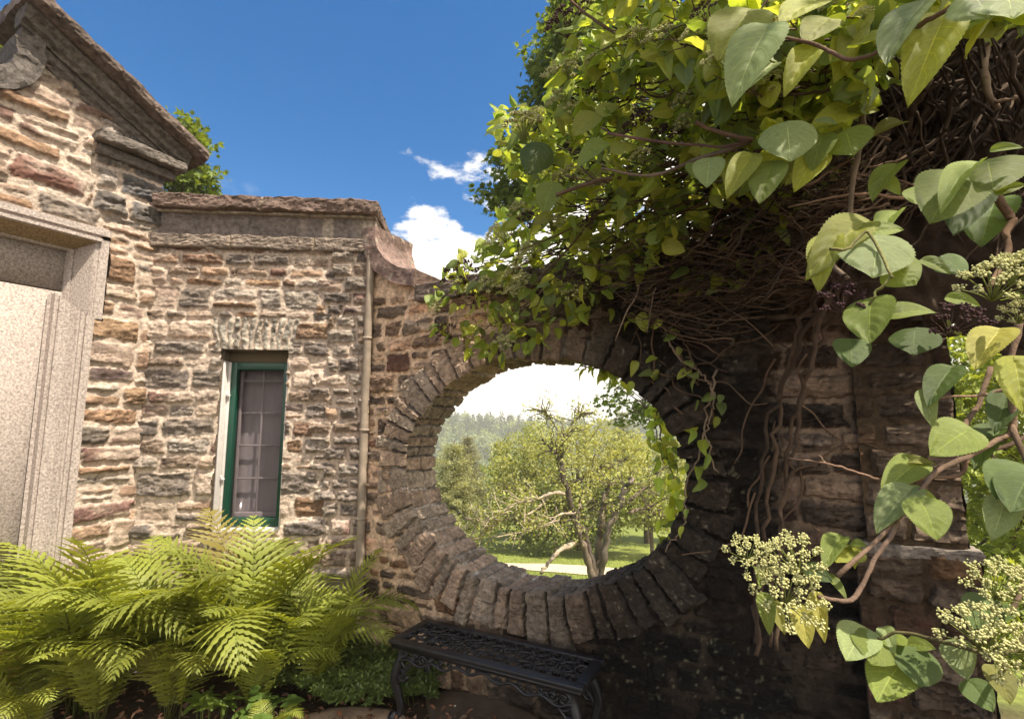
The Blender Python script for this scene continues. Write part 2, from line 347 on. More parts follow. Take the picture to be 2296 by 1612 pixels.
def rough_box(mb, O, ud, nd, u0, u1, n0, n1, z0, z1, res=.010, amp=.012, col=(.2, .17, .15), joints=(), seed=0, cs=7, bev=.012, cvar=.35, flat=1.0, jcol=(.42, .34, .26)):
    """a rock-faced stone block (or course of blocks) in a wall frame: u along, n outwards, z up"""
    dims = [(u0, u1), (n0, n1), (z0, z1)]; V = []; Fq = []; cnt = 0
    for ax in range(3):
        a, b = [k for k in range(3) if k != ax]
        na = max(2, int((dims[a][1] - dims[a][0]) / res) + 1); nb = max(2, int((dims[b][1] - dims[b][0]) / res) + 1)
        A, B = np.meshgrid(np.linspace(*dims[a], na), np.linspace(*dims[b], nb), indexing='ij')
        for side in (0, 1):
            P = np.zeros((na, nb, 3)); P[..., a] = A; P[..., b] = B; P[..., ax] = dims[ax][side]
            f = grid_faces(na, nb); flip = (side == 0) ^ (ax == 1)
            V.append(P.reshape(-1, 3)); Fq.append((f if not flip else f[:, ::-1]) + cnt); cnt += na * nb
    P = np.concatenate(V); f = np.concatenate(Fq)
    q = np.stack([np.clip(P[:, k], dims[k][0] + bev, dims[k][1] - bev) for k in range(3)], -1)
    dd = P - q; L = np.linalg.norm(dd, axis=1, keepdims=True); P = np.where(L > 1e-6, q + dd / np.maximum(L, 1e-6) * np.minimum(L, bev), P)
    dn = vec_noise(P * np.array([1, 1, 1.6]), 9, 4, seed) * amp + vec_noise(P * np.array([1, 1, 3.0]), 26, 2, seed + 5) * amp * .5
    dn[:, 0] *= flat
    q_ = fbm(P[:, 0] * 9 + seed, P[:, 1] * 9, P[:, 2] * 20, 4, seed + 9) * 3.2; dn[:, 1] += (np.floor(q_) + sst(.7, 1, q_ - np.floor(q_)) - q_ * .6) * amp * .5
    g = fbm(P[:, 0] * cs, P[:, 1] * cs, P[:, 2] * cs * 2, 4, seed + 3)
    cc = np.array(col) * (1 + cvar * g)[:, None]
    for j in joints:
        k = np.abs(P[:, 0] - j + .006 * vn(P[:, 2] * 30, P[:, 1] * 30, seed=seed)); m = 1 - sst(.004, .011, k); cc = cc * (1 - m[:, None]) + np.array(jcol) * m[:, None]; dn[:, 1] -= m * .012 * (P[:, 1] > (n0 + n1) / 2)
    P = P + dn
    W = O + P[:, :1] * ud + P[:, 1:2] * nd; W[:, 2] += P[:, 2]
    if np.dot(np.cross(ud, nd), [0, 0, 1]) < 0: f = f[:, ::-1]
    mb.add(W, f, np.clip(cc, .01, .9))
    return W
# plan frames ------------------------------------------------------
aC = math.radians(27); uC = np.array([math.cos(aC), -math.sin(aC), 0]); nC = np.array([-math.sin(aC), -math.cos(aC), 0])
OC = np.array([-.504, 3.254, 0]) - nC * .08
aB = math.radians(5); uB = np.array([math.cos(aB), math.sin(aB), 0]); nB = np.array([math.sin(aB), -math.cos(aB), 0])
OB = OC - uC * .63
OA = OB - uB * 1.52
uA = unit(np.array([-.494, -.87, 0])); nA = np.array([.8695, -.4938, 0])
def WP(O, ud, nd, u, n, z): return O + ud * u + nd * n + np.array([0, 0, z])
def frame_M(O, ud, nd):
    """maps (u, n, z) to the world"""
    M = np.eye(4); M[:3, 0] = ud; M[:3, 1] = nd; M[:3, 2] = (0, 0, 1); M[:3, 3] = O; return M

# ------------------------------------------------------------------ A: gabled building
RA = np.random.default_rng(11)
gable = thing('stone_building', 'tall gabled brownstone building with a granite doorway surround, at the far left', 'building', tuple(OA))
iv = Matrix.Translation(Vector(OA)).inverted()
def adopt(o, root): o.parent = root; o.matrix_parent_inverse = root.matrix_basis.inverted(); return o
# raking line: top of the wall at u (right eave at u = -.12, end of the broken gable at u = .87)
SL = (4.02 - 3.52) / (.85 + .12)
def rake(u): return 3.50 + SL * (u + .12)
rowsA = stone_rows(-.05, 2.4, 0, 4.3, RA, hr=(.10, .22), wr=(.14, .38), wt=(.40, .17, .27, .16), split=.35)
def zoneA(U, V, Uw, Vw, d, hh, kk, cc, sid):
    # dark schist blocks under the cornice return and the long plum stone
    m = (Uw < .40) & (Vw > 2.98) & (Vw < 3.62)
    if m.any():
        rr = ((Vw - 2.98) / .16).astype(int); off = np.where(rr % 2 == 0, .19, .27); du = np.minimum(np.minimum(np.abs(Uw - off), .40 - Uw), Uw + .12); dv = np.minimum((Vw - 2.98) % .16, .16 - (Vw - 2.98) % .16)
        d[m] = np.minimum(du, dv)[m]; kk[m] = 2; side = (Uw > off); c = np.array([(.15, .135, .13), (.19, .165, .15), (.13, .12, .12), (.34, .29, .26)]); cc[m] = c[(rr * 2 + side) % 4][m]; hh[m] = .7; sid[m] = (900 + rr * 2 + side)[m]
    m = (Uw > .42) & (Uw < .80) & (Vw > 3.02) & (Vw < 3.19)
    dd = np.minimum(np.minimum(Uw - .42, .80 - Uw), np.minimum(Vw - 3.02, 3.19 - Vw)); d[m] = dd[m]; kk[m] = 0; cc[m] = (.24, .125, .10); hh[m] = .5; sid[m] = 950
def fnA(U, V): return stone_field(U, V, rowsA, 21, joint=.02, warp=.03, relief=1.25, zones=(zoneA,))
def postA(U, V, H, col):
    # quoin edge turns the corner softly; soot below the cornice
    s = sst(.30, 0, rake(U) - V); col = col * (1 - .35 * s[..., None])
    return H, col
# granite surround footprint: upper part u > .30 (z 2.27-2.80), lower part u > .34 (z < 2.27)
def keepA(U, V):
    gr = ((U > .285) & (V < 2.845) & (V > 2.255)) | ((U > .335) & (V <= 2.255))
    notch = (U > .80) & (V > rake(U) - .62 + np.clip((1.12 - U), 0, 1) * .0) & (((U - 1.02) ** 2 + (V - 3.76) ** 2) < .24 ** 2)
    over = (U > .90) & (V > 3.44)
    return (V < rake(U) - .10) & ~gr & ~notch & ~over
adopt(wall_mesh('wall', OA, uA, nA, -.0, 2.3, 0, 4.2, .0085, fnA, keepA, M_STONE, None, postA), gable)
mb = MB(); MA = frame_M(OA, uA, nA)
mb.box(.01, 2.3, -.5, -.302, 0, 2.86, MA, (.2, .17, .14)); mb.box(.01, .289, -.30, -.012, 0, 2.86, MA, (.2, .17, .14)); mb.box(.0, .85, -.45, -.012, 2.862, 3.44, MA, (.2, .17, .14)); adopt(mb.build('back_wall', M_STONE), gable)
def rake_sweep(name, prof, u0, u1, cols, seed, amp=.008):
    """profile points (n outwards, z relative to the rake line) swept along the rake"""
    L = np.linspace(u0, u1, 120); prof = np.array(prof)
    pp = [];                                        # densify the profile
    for i in range(len(prof)):
        a, b = prof[i], prof[(i + 1) % len(prof)]; k = max(1, int(np.linalg.norm(b - a) / .012))
        pp += [a + (b - a) * t / k for t in range(k)]
    pp = np.array(pp); n = len(pp)
    P = np.zeros((len(L), n, 3)); P[..., 0] = L[:, None]; P[..., 1] = pp[:, 0]; P[..., 2] = rake(L)[:, None] + pp[:, 1]
    Q = P.reshape(-1, 3); dn = vec_noise(Q * np.array([.5, 1, 1]), 14, 4, seed) * amp + vec_noise(Q * np.array([.25, 1, 1]), 40, 2, seed) * amp * .6
    g = fbm(Q[:, 0] * 5, Q[:, 1] * 14, Q[:, 2] * 14, 4, seed + 4); cc = np.array(cols) * (1 + .45 * g)[:, None]; q_ = fbm(Q[:, 0] * 5 + seed, Q[:, 1] * 9, Q[:, 2] * 16, 4, seed + 9) * 3.2; dn[:, 1] += (np.floor(q_) + sst(.7, 1, q_ - np.floor(q_)) - q_ * .6) * amp * 1.2; Q = Q + dn
    i = np.arange(len(L) - 1)[:, None]; j = np.arange(n)[None]; k = (j + 1) % n
    f = np.stack([i * n + j, (i + 1) * n + j, (i + 1) * n + k, i * n + k], -1).reshape(-1, 4)
    W = OA + Q[:, :1] * uA + Q[:, 1:2] * nA; W[:, 2] += Q[:, 2]
    m = MB(); m.add(W, [f, np.array([range(n)]), np.array([list(range((len(L) - 1) * n, len(L) * n))[::-1]])], np.clip(cc, .01, .8))
    return adopt(m.build(name, M_DARK), gable)
rake_sweep('raking_coping', [(-.45, .16), (.20, .16), (.215, .12), (.205, .09), (.15, .07), (-.45, .07)], -.20, .86, (.14, .105, .09), 31, .008)
rake_sweep('raking_moulding', [(-.05, .068), (.125, .068), (.13, .045), (.105, .02), (.10, -.015), (.07, -.03), (.065, -.05), (-.05, -.05)], -.12, .845, (.135, .115, .10), 32, .008)
rake_sweep('raking_fillet', [(-.05, -.052), (.05, -.052), (.045, -.10), (.025, -.125), (.02, -.15), (-.05, -.15)], -.05, .835, (.12, .10, .09), 33, .006)
mb = MB(); rough_box(mb, OA, uA, nA, -.10, .435, -.02, .13, 3.425, 3.495, amp=.010, col=(.17, .145, .13), seed=35)
rough_box(mb, OA, uA, nA, -.05, .415, -.02, .065, 3.35, 3.42, amp=.009, col=(.13, .11, .10), seed=36)
adopt(mb.build('cornice_return', M_DARK), gable)
# curved block in the notch of the broken gable
mb = MB(); th = np.linspace(math.radians(150), math.radians(300), 40); cu, cz = 1.015, 3.775
P = []; Fq = []
nn = [-.3, -.2, -.1, 0, .05, .07]; rr = np.linspace(.17, .30, 10)
sec = [(r_, .06) for r_ in rr] + [(.30, n_) for n_ in (.0, -.3)] + [(.17, n_) for n_ in (-.3, -.15, .0)]
k = len(sec)
for t in th:
    for r_, n_ in sec: P.append((cu + r_ * math.cos(t), n_, cz + r_ * math.sin(t)))
P = np.array(P); P += vec_noise(P, 30, 4, 3) * .016
i = np.arange(len(th) - 1)[:, None]; j = np.arange(k)[None]; kk_ = (j + 1) % k
f = np.stack([i * k + j, i * k + kk_, (i + 1) * k + kk_, (i + 1) * k + j], -1).reshape(-1, 4)
W = OA + P[:, :1] * uA + P[:, 1:2] * nA; W[:, 2] += P[:, 2]
mb.add(W, [f, np.array([range(k)])], np.array((.15, .13, .12)) * (1 + .4 * fbm(P[:, 0] * 12, P[:, 2] * 12, o=4))[:, None]); adopt(mb.build('scroll_block', M_DARK), gable)
# granite doorway surround: hood band, splayed reveal with fillets, recessed panel, stepped lower jamb
GR = (.49, .415, .385)
def gran(P, s=0):
    g = fbm(P[:, 0] * 3, P[:, 1] * 3, P[:, 2] * 1.2, 4, 91 + s); return np.array(GR) * (1 + .18 * g)[:, None]
def prism_u(mb, prof, z0, z1, zt=None):
    """vertical extrusion of a plan profile (u, n)"""
    prof = np.array(prof); n = len(prof); L = np.linspace(z0, z1, 24)
    P = np.zeros((len(L), n, 3)); P[..., 0] = prof[:, 0]; P[..., 1] = prof[:, 1]; P[..., 2] = L[:, None]
    if zt is not None: P[-1, :, 2] = [zt(p) for p in prof]
    Q = P.reshape(-1, 3); W = OA + Q[:, :1] * uA + Q[:, 1:2] * nA; W[:, 2] += Q[:, 2]
    i = np.arange(len(L) - 1)[:, None]; j = np.arange(n - 1)[None]
    f = np.stack([i * n + j, i * n + j + 1, (i + 1) * n + j + 1, (i + 1) * n + j], -1).reshape(-1, 4)
    # split vertices so that the arrises stay sharp
    mb.add(W[f].reshape(-1, 3), np.arange(len(f) * 4).reshape(-1, 4), np.repeat(gran(W[f].mean(1)), 4, 0))
surround = thing('door_surround', None, None); surround.parent = gable
del_keys = [k_ for k_ in ('label', 'category') if k_ in surround]
mb = MB()
prism_u(mb, [(.29, -.05), (.29, .03), (.338, .03), (.342, .022), (.350, .022), (.354, .026), (.362, .02), (.43, -.095), (.433, -.085), (.445, -.10), (.455, -.125), (.46, -.16)], 2.264, 2.79)
adoptee = mb.build('upper_jamb', M_GRANITE, None, False)
def adopt2(o): o.parent = surround; o.matrix_parent_inverse = Matrix.Translation(Vector(OA)).inverted(); return o
adopt2(adoptee)
mb = MB()
prism_u(mb, [(.33, -.05), (.33, .03), (.372, .03), (.374, .016), (.384, .016), (.386, .03), (.40, .03), (.402, .018), (.412, .018), (.418, .008), (.44, -.018), (.465, -.036), (.488, -.045), (.490, -.058), (.500, -.058), (.502, -.046), (.512, -.05), (.514, -.10), (.53, -.11)], 0, 2.262, lambda p: 2.262 + 1.0 * max(0, min(p[0], .50) - .360))

adopt2(mb.build('lower_jamb', M_GRANITE, None, False))
mb = MB(); mb.box(.44, 2.2, -.30, -.135, 2.440, 2.72, MA, GR); mb.box(.46, 2.2, -.30, -.150, 2.425, 2.442, MA, (.20, .12, .07)); mb.box(.45, 2.2, -.30, -.128, 0, 2.428, MA, np.array(GR) * 1.04); adopt2(mb.build('panel', M_GRANITE, None, False))
mb = MB()
pr = np.array([(-.05, 2.855), (.045, 2.855), (.045, 2.812), (.026, 2.808), (.026, 2.792), (.050, 2.788), (.050, 2.768), (.03, 2.762), (-.095, 2.712), (-.105, 2.700), (-.14, 2.695), (-.17, 2.69), (-.17, 2.855)])
n = len(pr)
P = np.zeros((2, n, 3))
for q, uu in enumerate((.29, 2.2)):
    P[q, :, 0] = uu; P[q, :, 1] = pr[:, 0]; P[q, :, 2] = pr[:, 1]
P[0, 3:, 0] = .335; P[0, 7:, 0] = .355; P[0, 8:, 0] = .435; P[0, 10:, 0] = .452; P[0, 12, 0] = .4
Q = P.reshape(-1, 3); W = OA + Q[:, :1] * uA + Q[:, 1:2] * nA; W[:, 2] += Q[:, 2]
f = np.array([(j, j + 1, n + j + 1, n + j) for j in range(n - 1)])
cl = np.repeat(np.array([GR] * (n - 1)), 4, 0); cl[7 * 4:8 * 4] = (.36, .26, .15)
mb.add(W[f].reshape(-1, 3), np.arange(len(f) * 4).reshape(-1, 4), cl); adopt2(mb.build('lintel', M_GRANITE, None, False))

# ------------------------------------------------------------------ B: flat-topped bay with the green window
bay = thing('window_bay', 'square stone bay with flat brownstone coping, around the green window', 'building', tuple(OB))
WU0, WU1, WZ0, WZ1 = -1.012, -.566, .86, 2.11
rowsB = stone_rows(-1.56, -.30, 0, 2.86, RA, hr=(.07, .185), wr=(.10, .34), wt=(.40, .14, .34, .12), split=.26)
rowsQ = stone_rows(-.34, .05, 0, 2.86, RA, hr=(.062, .125), wr=(.13, .24), wt=(.08, .04, .84, .04), split=0)
def zoneB(U, V, Uw, Vw, d, hh, kk, cc, sid):
    m = Uw > -.33 + .05 * np.sign(vn(U * 0, V * 9, seed=4))
    if m.any():
        t = stone_raw(Uw[m], Vw[m], rowsQ); d[m], hh[m], kk[m], cc[m], sid[m] = t[0], t[1] * 1.3 + .55, t[2], t[3], t[4] + 3000
    # splayed arch stones over the window
    fan = (Uw + .795 + .012 * vn(V * 25, U * 20, seed=9)) / (1 + .16 * (Vw - 2.12) / .22)
    m = (V > 2.105) & (V < 2.345) & (np.abs(fan) < .262)
    w_ = .044; ph = fan / w_; du = (.5 - np.abs(ph - np.floor(ph) - .5)) * w_; k = np.floor(ph) + 50
    dd = np.minimum(np.minimum(du + .004, 2.345 - Vw + .01), Vw - 2.095)
    d[m] = dd[m]; kk[m] = 2; hh[m] = (.3 + .5 * hsh(k, 5))[m]; sid[m] = (5000 + k)[m]
    g = (.24 + .13 * hsh(k, 6))[..., None] * np.array([1.08, .98, .86]); cc[m] = g[m]
def stone_raw(Uw, Vw, rows):
    n = Uw.shape; d = np.full(n, .001); hh = np.zeros(n); kk = np.zeros(n, int); cc = np.zeros(n + (3,)); sid = np.zeros(n)
    for ri, (a, b, us, st) in enumerate(rows):
        m = (Vw >= a) & (Vw < b)
        if not m.any(): continue
        i = np.clip(np.searchsorted(us, Uw[m]) - 1, 0, len(st) - 1); S = st[i]
        du = np.minimum(Uw[m] - us[i], us[i + 1] - Uw[m]); dv = np.minimum(Vw[m] - a, b - Vw[m])
        d[m] = np.minimum(du, dv); kk[m] = S[:, 1]; cc[m] = S[:, 2:5]; hh[m] = S[:, 5]; sid[m] = ri * 57 + i
    return d, hh, kk, cc, sid
def fnB(U, V): return stone_field(U, V, rowsB, 41, joint=.015, warp=.018, relief=1.25, zones=(zoneB,))
def keepB(U, V): return ~((U > WU0 + .006 * vn(V * 30, U * 0)) & (U < WU1 - .006 * vn(V * 30, U * 0 + 3)) & (V > WZ0) & (V < WZ1))
adopt(wall_mesh('wall', OB, uB, nB, -1.56, .02, 0, 2.85, .0072, fnB, keepB), bay)
MBm = frame_M(OB, uB, nB); mb = MB()
for a in ((-1.60, WU0, -.4, -.012, 0, 3.2), (WU1, -.0, -.4, -.012, 0, 3.2), (WU0, WU1, -.4, -.012, 0, WZ0), (WU0, WU1, -.4, -.012, WZ1, 3.2), (-1.6, 0, -.62, -.402, 0, 3.2)): mb.box(*a, MBm, (.16, .12, .09))
adopt(mb.build('back_wall', M_STONE), bay)
mb = MB(); rough_box(mb, OB, uB, nB, -1.56, .035, -.62, .055, 2.84, 2.94, amp=.013, col=(.245, .195, .165), joints=(-1.0, -.42), seed=51, cvar=.5); adopt(mb.build('string_course', M_DARK), bay)
mb = MB(); Wf = rough_box(mb, OB, uB, nB, -1.55, .015, -.60, .015, 2.94, 3.105, amp=.004, col=(.21, .175, .165), seed=52, bev=.004, cvar=.35)
cc = mb.c[0].copy(); ul = (Wf - OB) @ uB; g = fbm(ul * 9, Wf[:, 2] * .8, o=3, seed=8) + .12; m = (sst(.05, .45, g) * sst(-.75, -.5, ul) * .9)[:, None]; m2_ = sst(3.12, 3.14, Wf[:, 2])[:, None]; mb.c[0] = cc * (1 - m) + np.array((.42, .35, .29)) * m
adopt(mb.build('frieze', M_DARK), bay)
mb = MB(); rough_box(mb, OB, uB, nB, -1.52, .04, -.62, .11, 3.115, 3.215, amp=.014, col=(.185, .13, .11), joints=(-.78,), seed=53, cvar=.45); rough_box(mb, OB, uB, nB, -1.52, .02, -.60, .05, 3.10, 3.118, amp=.003, col=(.45, .38, .31), seed=54, bev=.002)
adopt(mb.build('coping', M_DARK), bay)
# window
win = thing('window', None, None); win.parent = bay; win.matrix_parent_inverse = Matrix.Identity(4)
def adopt3(o): o.parent = win; o.matrix_parent_inverse = Matrix.Translation(Vector(OB)).inverted(); return o
def win_box(name, boxes, m_, bev=True):
    b = MB()
    for q in boxes: b.box(*q, MBm)
    o = adopt3(b.build(name, m_, None, False))
    if bev:
        md = o.modifiers.new('b', 'BEVEL'); md.width = .003; md.segments = 2
    return o
win_box('frame', [(WU0 - .01, WU0 + .012, -.16, -.012, WZ0, WZ1 - .075), (WU1 - .012, WU1 + .01, -.16, -.02, WZ0, WZ1 - .075), (WU0 + .012, WU0 + .030, -.16, -.065, WZ0, WZ1 - .08), (WU0, WU1, -.17, -.03, WZ0 - .03, WZ0 + .022)], M_WHITE)
win_box('lintel_board', [(WU0, WU1, -.16, -.10, WZ1 - .075, WZ1 + .004)], mat('brown_board', (.13, .10, .06), rough=.8))
g0, g1 = WU0 + .030, WU1 - .013
win_box('sash', [(g0, g0 + .040, -.125, -.075, WZ0 + .024, WZ1 - .078), (g1 - .040, g1, -.125, -.075, WZ0 + .024, WZ1 - .078), (g0 + .040, g1 - .040, -.125, -.075, WZ1 - .13, WZ1 - .078), (g0 + .040, g1 - .040, -.125, -.075, WZ0 + .024, WZ0 + .085)], M_GREEN)
win_box('inner_sash', [(g0 + .042, g0 + .060, -.155, -.132, WZ0 + .05, WZ1 - .13), (g1 - .060, g1 - .042, -.155, -.132, WZ0 + .05, WZ1 - .13), (g0 + .060, g1 - .060, -.155, -.132, WZ0 + .05, WZ0 + .115)], M_WHITE)
mz = [WZ0 + .115 + k_ * .232 for k_ in (1, 2, 3, 4)]
gm = (g0 + g1) / 2
win_box('muntin', [(gm - .006, gm + .006, -.150, -.136, WZ0 + .115, WZ1 - .13)] + [(g0 + .060, g1 - .060, -.149, -.137, z_ - .006, z_ + .006) for z_ in mz], M_WHITE)
win_box('pane', [(g0 + .038, g1 - .038, -.1285, -.1265, WZ0 + .08, WZ1 - .126)], M_GLASS, False)
b = MB(); xs = np.linspace(g0, g1, 90); zs = np.linspace(WZ0, WZ1, 3)
P = np.array([[(x, -.185 + .0012 * math.sin(x * 95), z) for z in zs] for x in xs]).reshape(-1, 3)
b.add(P @ MBm[:3, :3].T + OB, grid_faces(90, 3)); adopt3(b.build('curtain', M_CURTAIN))
b = MB()
for z_ in (1.80, 1.22):
    b.tube([WP(OB, uB, nB, WU0 + .025, -.055, z_ - .03), WP(OB, uB, nB, WU0 + .027, -.045, z_), WP(OB, uB, nB, WU0 + .02, -.05, z_ + .018)], .005); b.tube([WP(OB, uB, nB, WU0 + .012, -.06, z_ - .012), WP(OB, uB, nB, WU0 + .042, -.055, z_ - .008)], .006)
adopt3(b.build('latch', M_WHITE))
mb = MB(); rough_box(mb, OB, uB, nB, WU0 - .05, WU1 + .04, -.17, .035, WZ0 - .10, WZ0 - .03, amp=.008, col=(.36, .30, .25), seed=61); adopt3(mb.build('sill', M_DARK))

# drainpipe in the corner
pipe = thing('drainpipe', 'thin pale brown drainpipe running down the joint between window bay and round-opening wall', 'drainpipe', tuple(OB))
pp = np.array([WP(OB, uC, nC, .018 + .004 * math.sin(z_ * 3), .045, z_) for z_ in np.linspace(.05, 2.83, 60)])
b = MB(); b.tube(pp, .030 + .0012 * np.sin(np.linspace(0, 40, 60)), 12); adopt(b.build('pipe', M_PIPE), pipe)
for z_ in (.95, 1.55, 2.2):
    b = MB(); q = WP(OB, uC, nC, .018, .045, z_); b.tube([q - [0, 0, .01], q + [0, 0, .01]], .034, 12); adopt(b.build('joint', M_PIPE), pipe)

# ------------------------------------------------------------------ C: wall with the oval opening
garden = thing('garden_wall', 'dark stone garden wall pierced by a large oval opening', 'wall', tuple(OC))
EA, EB_, EU, EZ = .91, .685, .63, 1.322
TH = .30
RC = np.random.default_rng(5)
rowsC = stone_rows(-.66, 3.1, 0, 2.5, RC, hr=(.075, .155), wr=(.10, .30), wt=(.16, .06, .58, .20), split=.2)
rowsD = stone_rows(1.85, 3.3, 0, 2.7, RC, hr=(.085, .14), wr=(.16, .34), wt=(.35, .1, .45, .1), split=.1)
def zoneC(U, V, Uw, Vw, d, hh, kk, cc, sid):
    m = Uw > 1.95
    if m.any():
        t = stone_raw(Uw[m], Vw[m], rowsD); d[m], hh[m], kk[m], cc[m], sid[m] = t[0], t[1], t[2], t[3], t[4] + 7000
def fnC(U, V): return stone_field(U, V, rowsC, 71, joint=.020, warp=.03, mortar=(.44, .36, .29), relief=1.2, zones=(zoneC,))
def shadeC(U, V):
    """how much of the stone's own colour is left: the right half is painted near-black for the shade of the vine"""
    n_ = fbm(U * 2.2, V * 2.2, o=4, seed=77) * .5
    s = 2.05 - 1.87 * sst(.05, 1.30, U + n_ * .7 + .12 * (1.2 - V)) + .70 * sst(.95, 1.25, V) * sst(1.86, 2.02, U + n_ * .15) * sst(2.34, 2.22, U)  # darkens the stone colour where the overhanging vine shades the wall
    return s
def postC(U, V, H, col):
    s = shadeC(U, V)
    # within the painted shade, mortar shows only in patches
    lum = col.mean(-1); mort = sst(.27, .33, lum)
    shade_zone = sst(.5, 1.3, U) * sst(2.0, 1.8, U)
    patch = sst(.10, .35, fbm(U * 4, V * 6, o=3, seed=78))
    s = s * (1 - .45 * sst(.75, .35, V) * sst(0, .45, U))  # shade behind the bench, painted into the lower stones
    col = col * (np.array([.64, .565, .50]) * (.60 + .62 * mort)[..., None] * s[..., None]) * (1 - .75 * mort * shade_zone * (1 - patch))[..., None]
    lich = .7 * sst(.36, .6, fbm(U * 52, V * 52, o=4, seed=79)) * sst(.0, .4, fbm(U * 3, V * 3, o=2, seed=80)) * shade_zone
    col = col * (1 - lich[..., None]) + np.array((.22, .20, .13)) * lich[..., None]
    # a band of pale mortar round the ring on the left
    return H, np.clip(col, .006, .8)
def rho(U, V):
    """signed distance outwards from the ellipse (approximate)"""
    x, y = (U - EU) / EA, (V - EZ) / EB_; r = np.sqrt(x * x + y * y); g = np.sqrt((x / EA) ** 2 + (y / EB_) ** 2) + 1e-6
    return (r * r - 1) * r / (2 * g) / np.maximum(r, .3) * 1.0 / np.maximum((r + 1) / 2, .3)
def top_C(U): return np.where(U < -.19, np.interp(U, [-.63, -.55, -.42, -.3, -.2], [2.86, 2.76, 2.67, 2.62, 2.57]), 2.44)
def keepC(U, V): return (rho(U, V) > .10) & (V < top_C(U)) & ~((V > 2.6) & (U > 2.25)) & (U < 2.36)
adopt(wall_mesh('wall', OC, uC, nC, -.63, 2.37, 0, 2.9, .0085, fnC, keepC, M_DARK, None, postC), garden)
# back of the wall, with the same hole
th = np.linspace(0, 2 * math.pi, 97)[:-1]
def ell(t, r=0):
    c, s = math.cos(t), math.sin(t); n_ = unit(np.array([c / EA, s / EB_])); return EU + EA * c + n_[0] * r, EZ + EB_ * s + n_[1] * r
P = []
for t in th:
    a = ell(t, .02); P.append(WP(OC, uC, nC, a[0], -TH, a[1]))
    c, s = math.cos(t), math.sin(t); k = min(((2.36 - EU) if c > 0 else (EU + .63)) / max(abs(c), 1e-6), ((2.42 - EZ) if s > 0 else EZ) / max(abs(s), 1e-6))
    P.append(WP(OC, uC, nC, EU + c * k, -TH, EZ + s * k))
f = np.array([(2 * i, 2 * i + 1, (2 * i + 3) % 192, (2 * i + 2) % 192) for i in range(96)])
mb = MB(); mb.add(P, f, (.12, .10, .08)); 
MC = frame_M(OC, uC, nC); mb.box(2.352, 2.36, -TH, -.01, 0, 2.42, MC, (.1, .08, .07)); adopt(mb.build('rear_face', M_DARK), garden)
# ring of voussoirs: front face and reveal as one relief
nA_, NT = 60, 2200
tt = np.linspace(0, 2 * math.pi, 20001); arc = np.concatenate([[0], np.cumsum(np.hypot(np.diff(EA * np.cos(tt)), np.diff(EB_ * np.sin(tt))))]); per = arc[-1]
edges = np.sort(np.cumsum(RC.uniform(.058, .135, 200))); edges = edges[edges < per - .05]; edges = np.concatenate([[0], edges, [per]])
ns_ = len(edges) - 1
s_arc = np.linspace(0, per, NT); tv = np.interp(s_arc, arc, tt)
sf = np.concatenate([np.linspace(.36, 0, 44), -np.linspace(.008, TH + .01, 36)])     # >0: on the front, <0: into the reveal
Sg, Tg = np.meshgrid(s_arc, sf, indexing='ij'); tvg = np.repeat(tv[:, None], len(sf), 1)
wj = Sg + .010 * fbm(Sg * 9, Tg * 9, o=3, seed=101) + .006 * vn(Sg * 60, Tg * 60, seed=102)
wj = np.where(Tg < 0, wj + .03 * np.sign(vn(Sg * 0 + 2, Tg * 0)), wj) % per
i = np.clip(np.searchsorted(edges, wj) - 1, 0, ns_ - 1)
du = np.minimum(wj - edges[i], edges[i + 1] - wj)
ln = RC.uniform(.17, .26, ns_); tm = np.interp((edges[:-1] + edges[1:]) / 2, arc, tt); ln += .06 * np.clip(-np.sin(tm), 0, 1); pro = RC.uniform(.018, .05, ns_) + .015 * np.clip(-np.sin(tm), 0, 1); ins = RC.uniform(-.012, .016, ns_)
spl = RC.uniform(.10, .22, ns_); hue = RC.uniform(.8, 1.2, ns_); warm = RC.uniform(0, 1, ns_)
dl = np.where(Tg > 0, ln[i] - Tg + .02 * fbm(Sg * 20, Tg * 20, o=2, seed=9), np.where(True, np.abs(-Tg - spl[i]) + .0, 1))
jw = .010 * (0.7 + 1.0 * np.clip(fbm(Sg * 4, Tg * 4, o=2, seed=103) + .3, 0, 1))
dm = np.minimum(du, np.where(Tg > 0, dl, dl + .002)); mask = sst(0, .008, dm - jw / 2)
q_ = fbm(Sg * 11 + i * 3.3, Tg * 13 + i, o=4, seed=110) * 3; rel = mask * ((np.floor(q_) + sst(.7, 1, q_ - np.floor(q_)) - q_ * .6) * .009 + .007 + .009 * fbm(Sg * 14 + i * 3, Tg * 14, o=4, seed=104) + .006 * ridge(Sg * 9 + i, Tg * 34, o=3, seed=105))
front = Tg > 0
Hn = np.where(front, mask * pro[i] + rel - .002 * (1 - mask), 0)                      # outwards from the wall
outer = sst(0, .03, Tg - ln[i]) * front; Hn = Hn * (1 - outer) - .02 * outer
inn = np.where(front, 0, mask * (.012 + ins[i]) + rel * .9 - .004)                   # into the opening
edge_in = np.where(front, 0, inn)
ed0 = mask * (.012 + ins[i]) + rel * .5
fb = sst(.05, 0, Tg) * front; inn = np.where(front, fb * ed0, inn)
Hn = np.where(front, Hn, 0); fr0 = pro[i] * mask
dep = np.where(front, Hn - sst(.02, 0, Tg) * .010, fr0 * sst(-.05, 0, Tg) + Tg - .006 * (Tg > -.02))
R_ = np.where(front, Tg, 0) - inn
nx, ny = np.cos(tvg) / EA, np.sin(tvg) / EB_; nl = np.hypot(nx, ny); nx /= nl; ny /= nl
Ug = EU + EA * np.cos(tvg) + nx * R_; Vg = EZ + EB_ * np.sin(tvg) + ny * R_
W = OC + Ug[..., None] * uC + dep[..., None] * nC; W[..., 2] += Vg
base = np.where(warm[i][..., None] > .55, np.array([.31, .225, .17]), np.array([.28, .222, .175])) * hue[i][..., None]
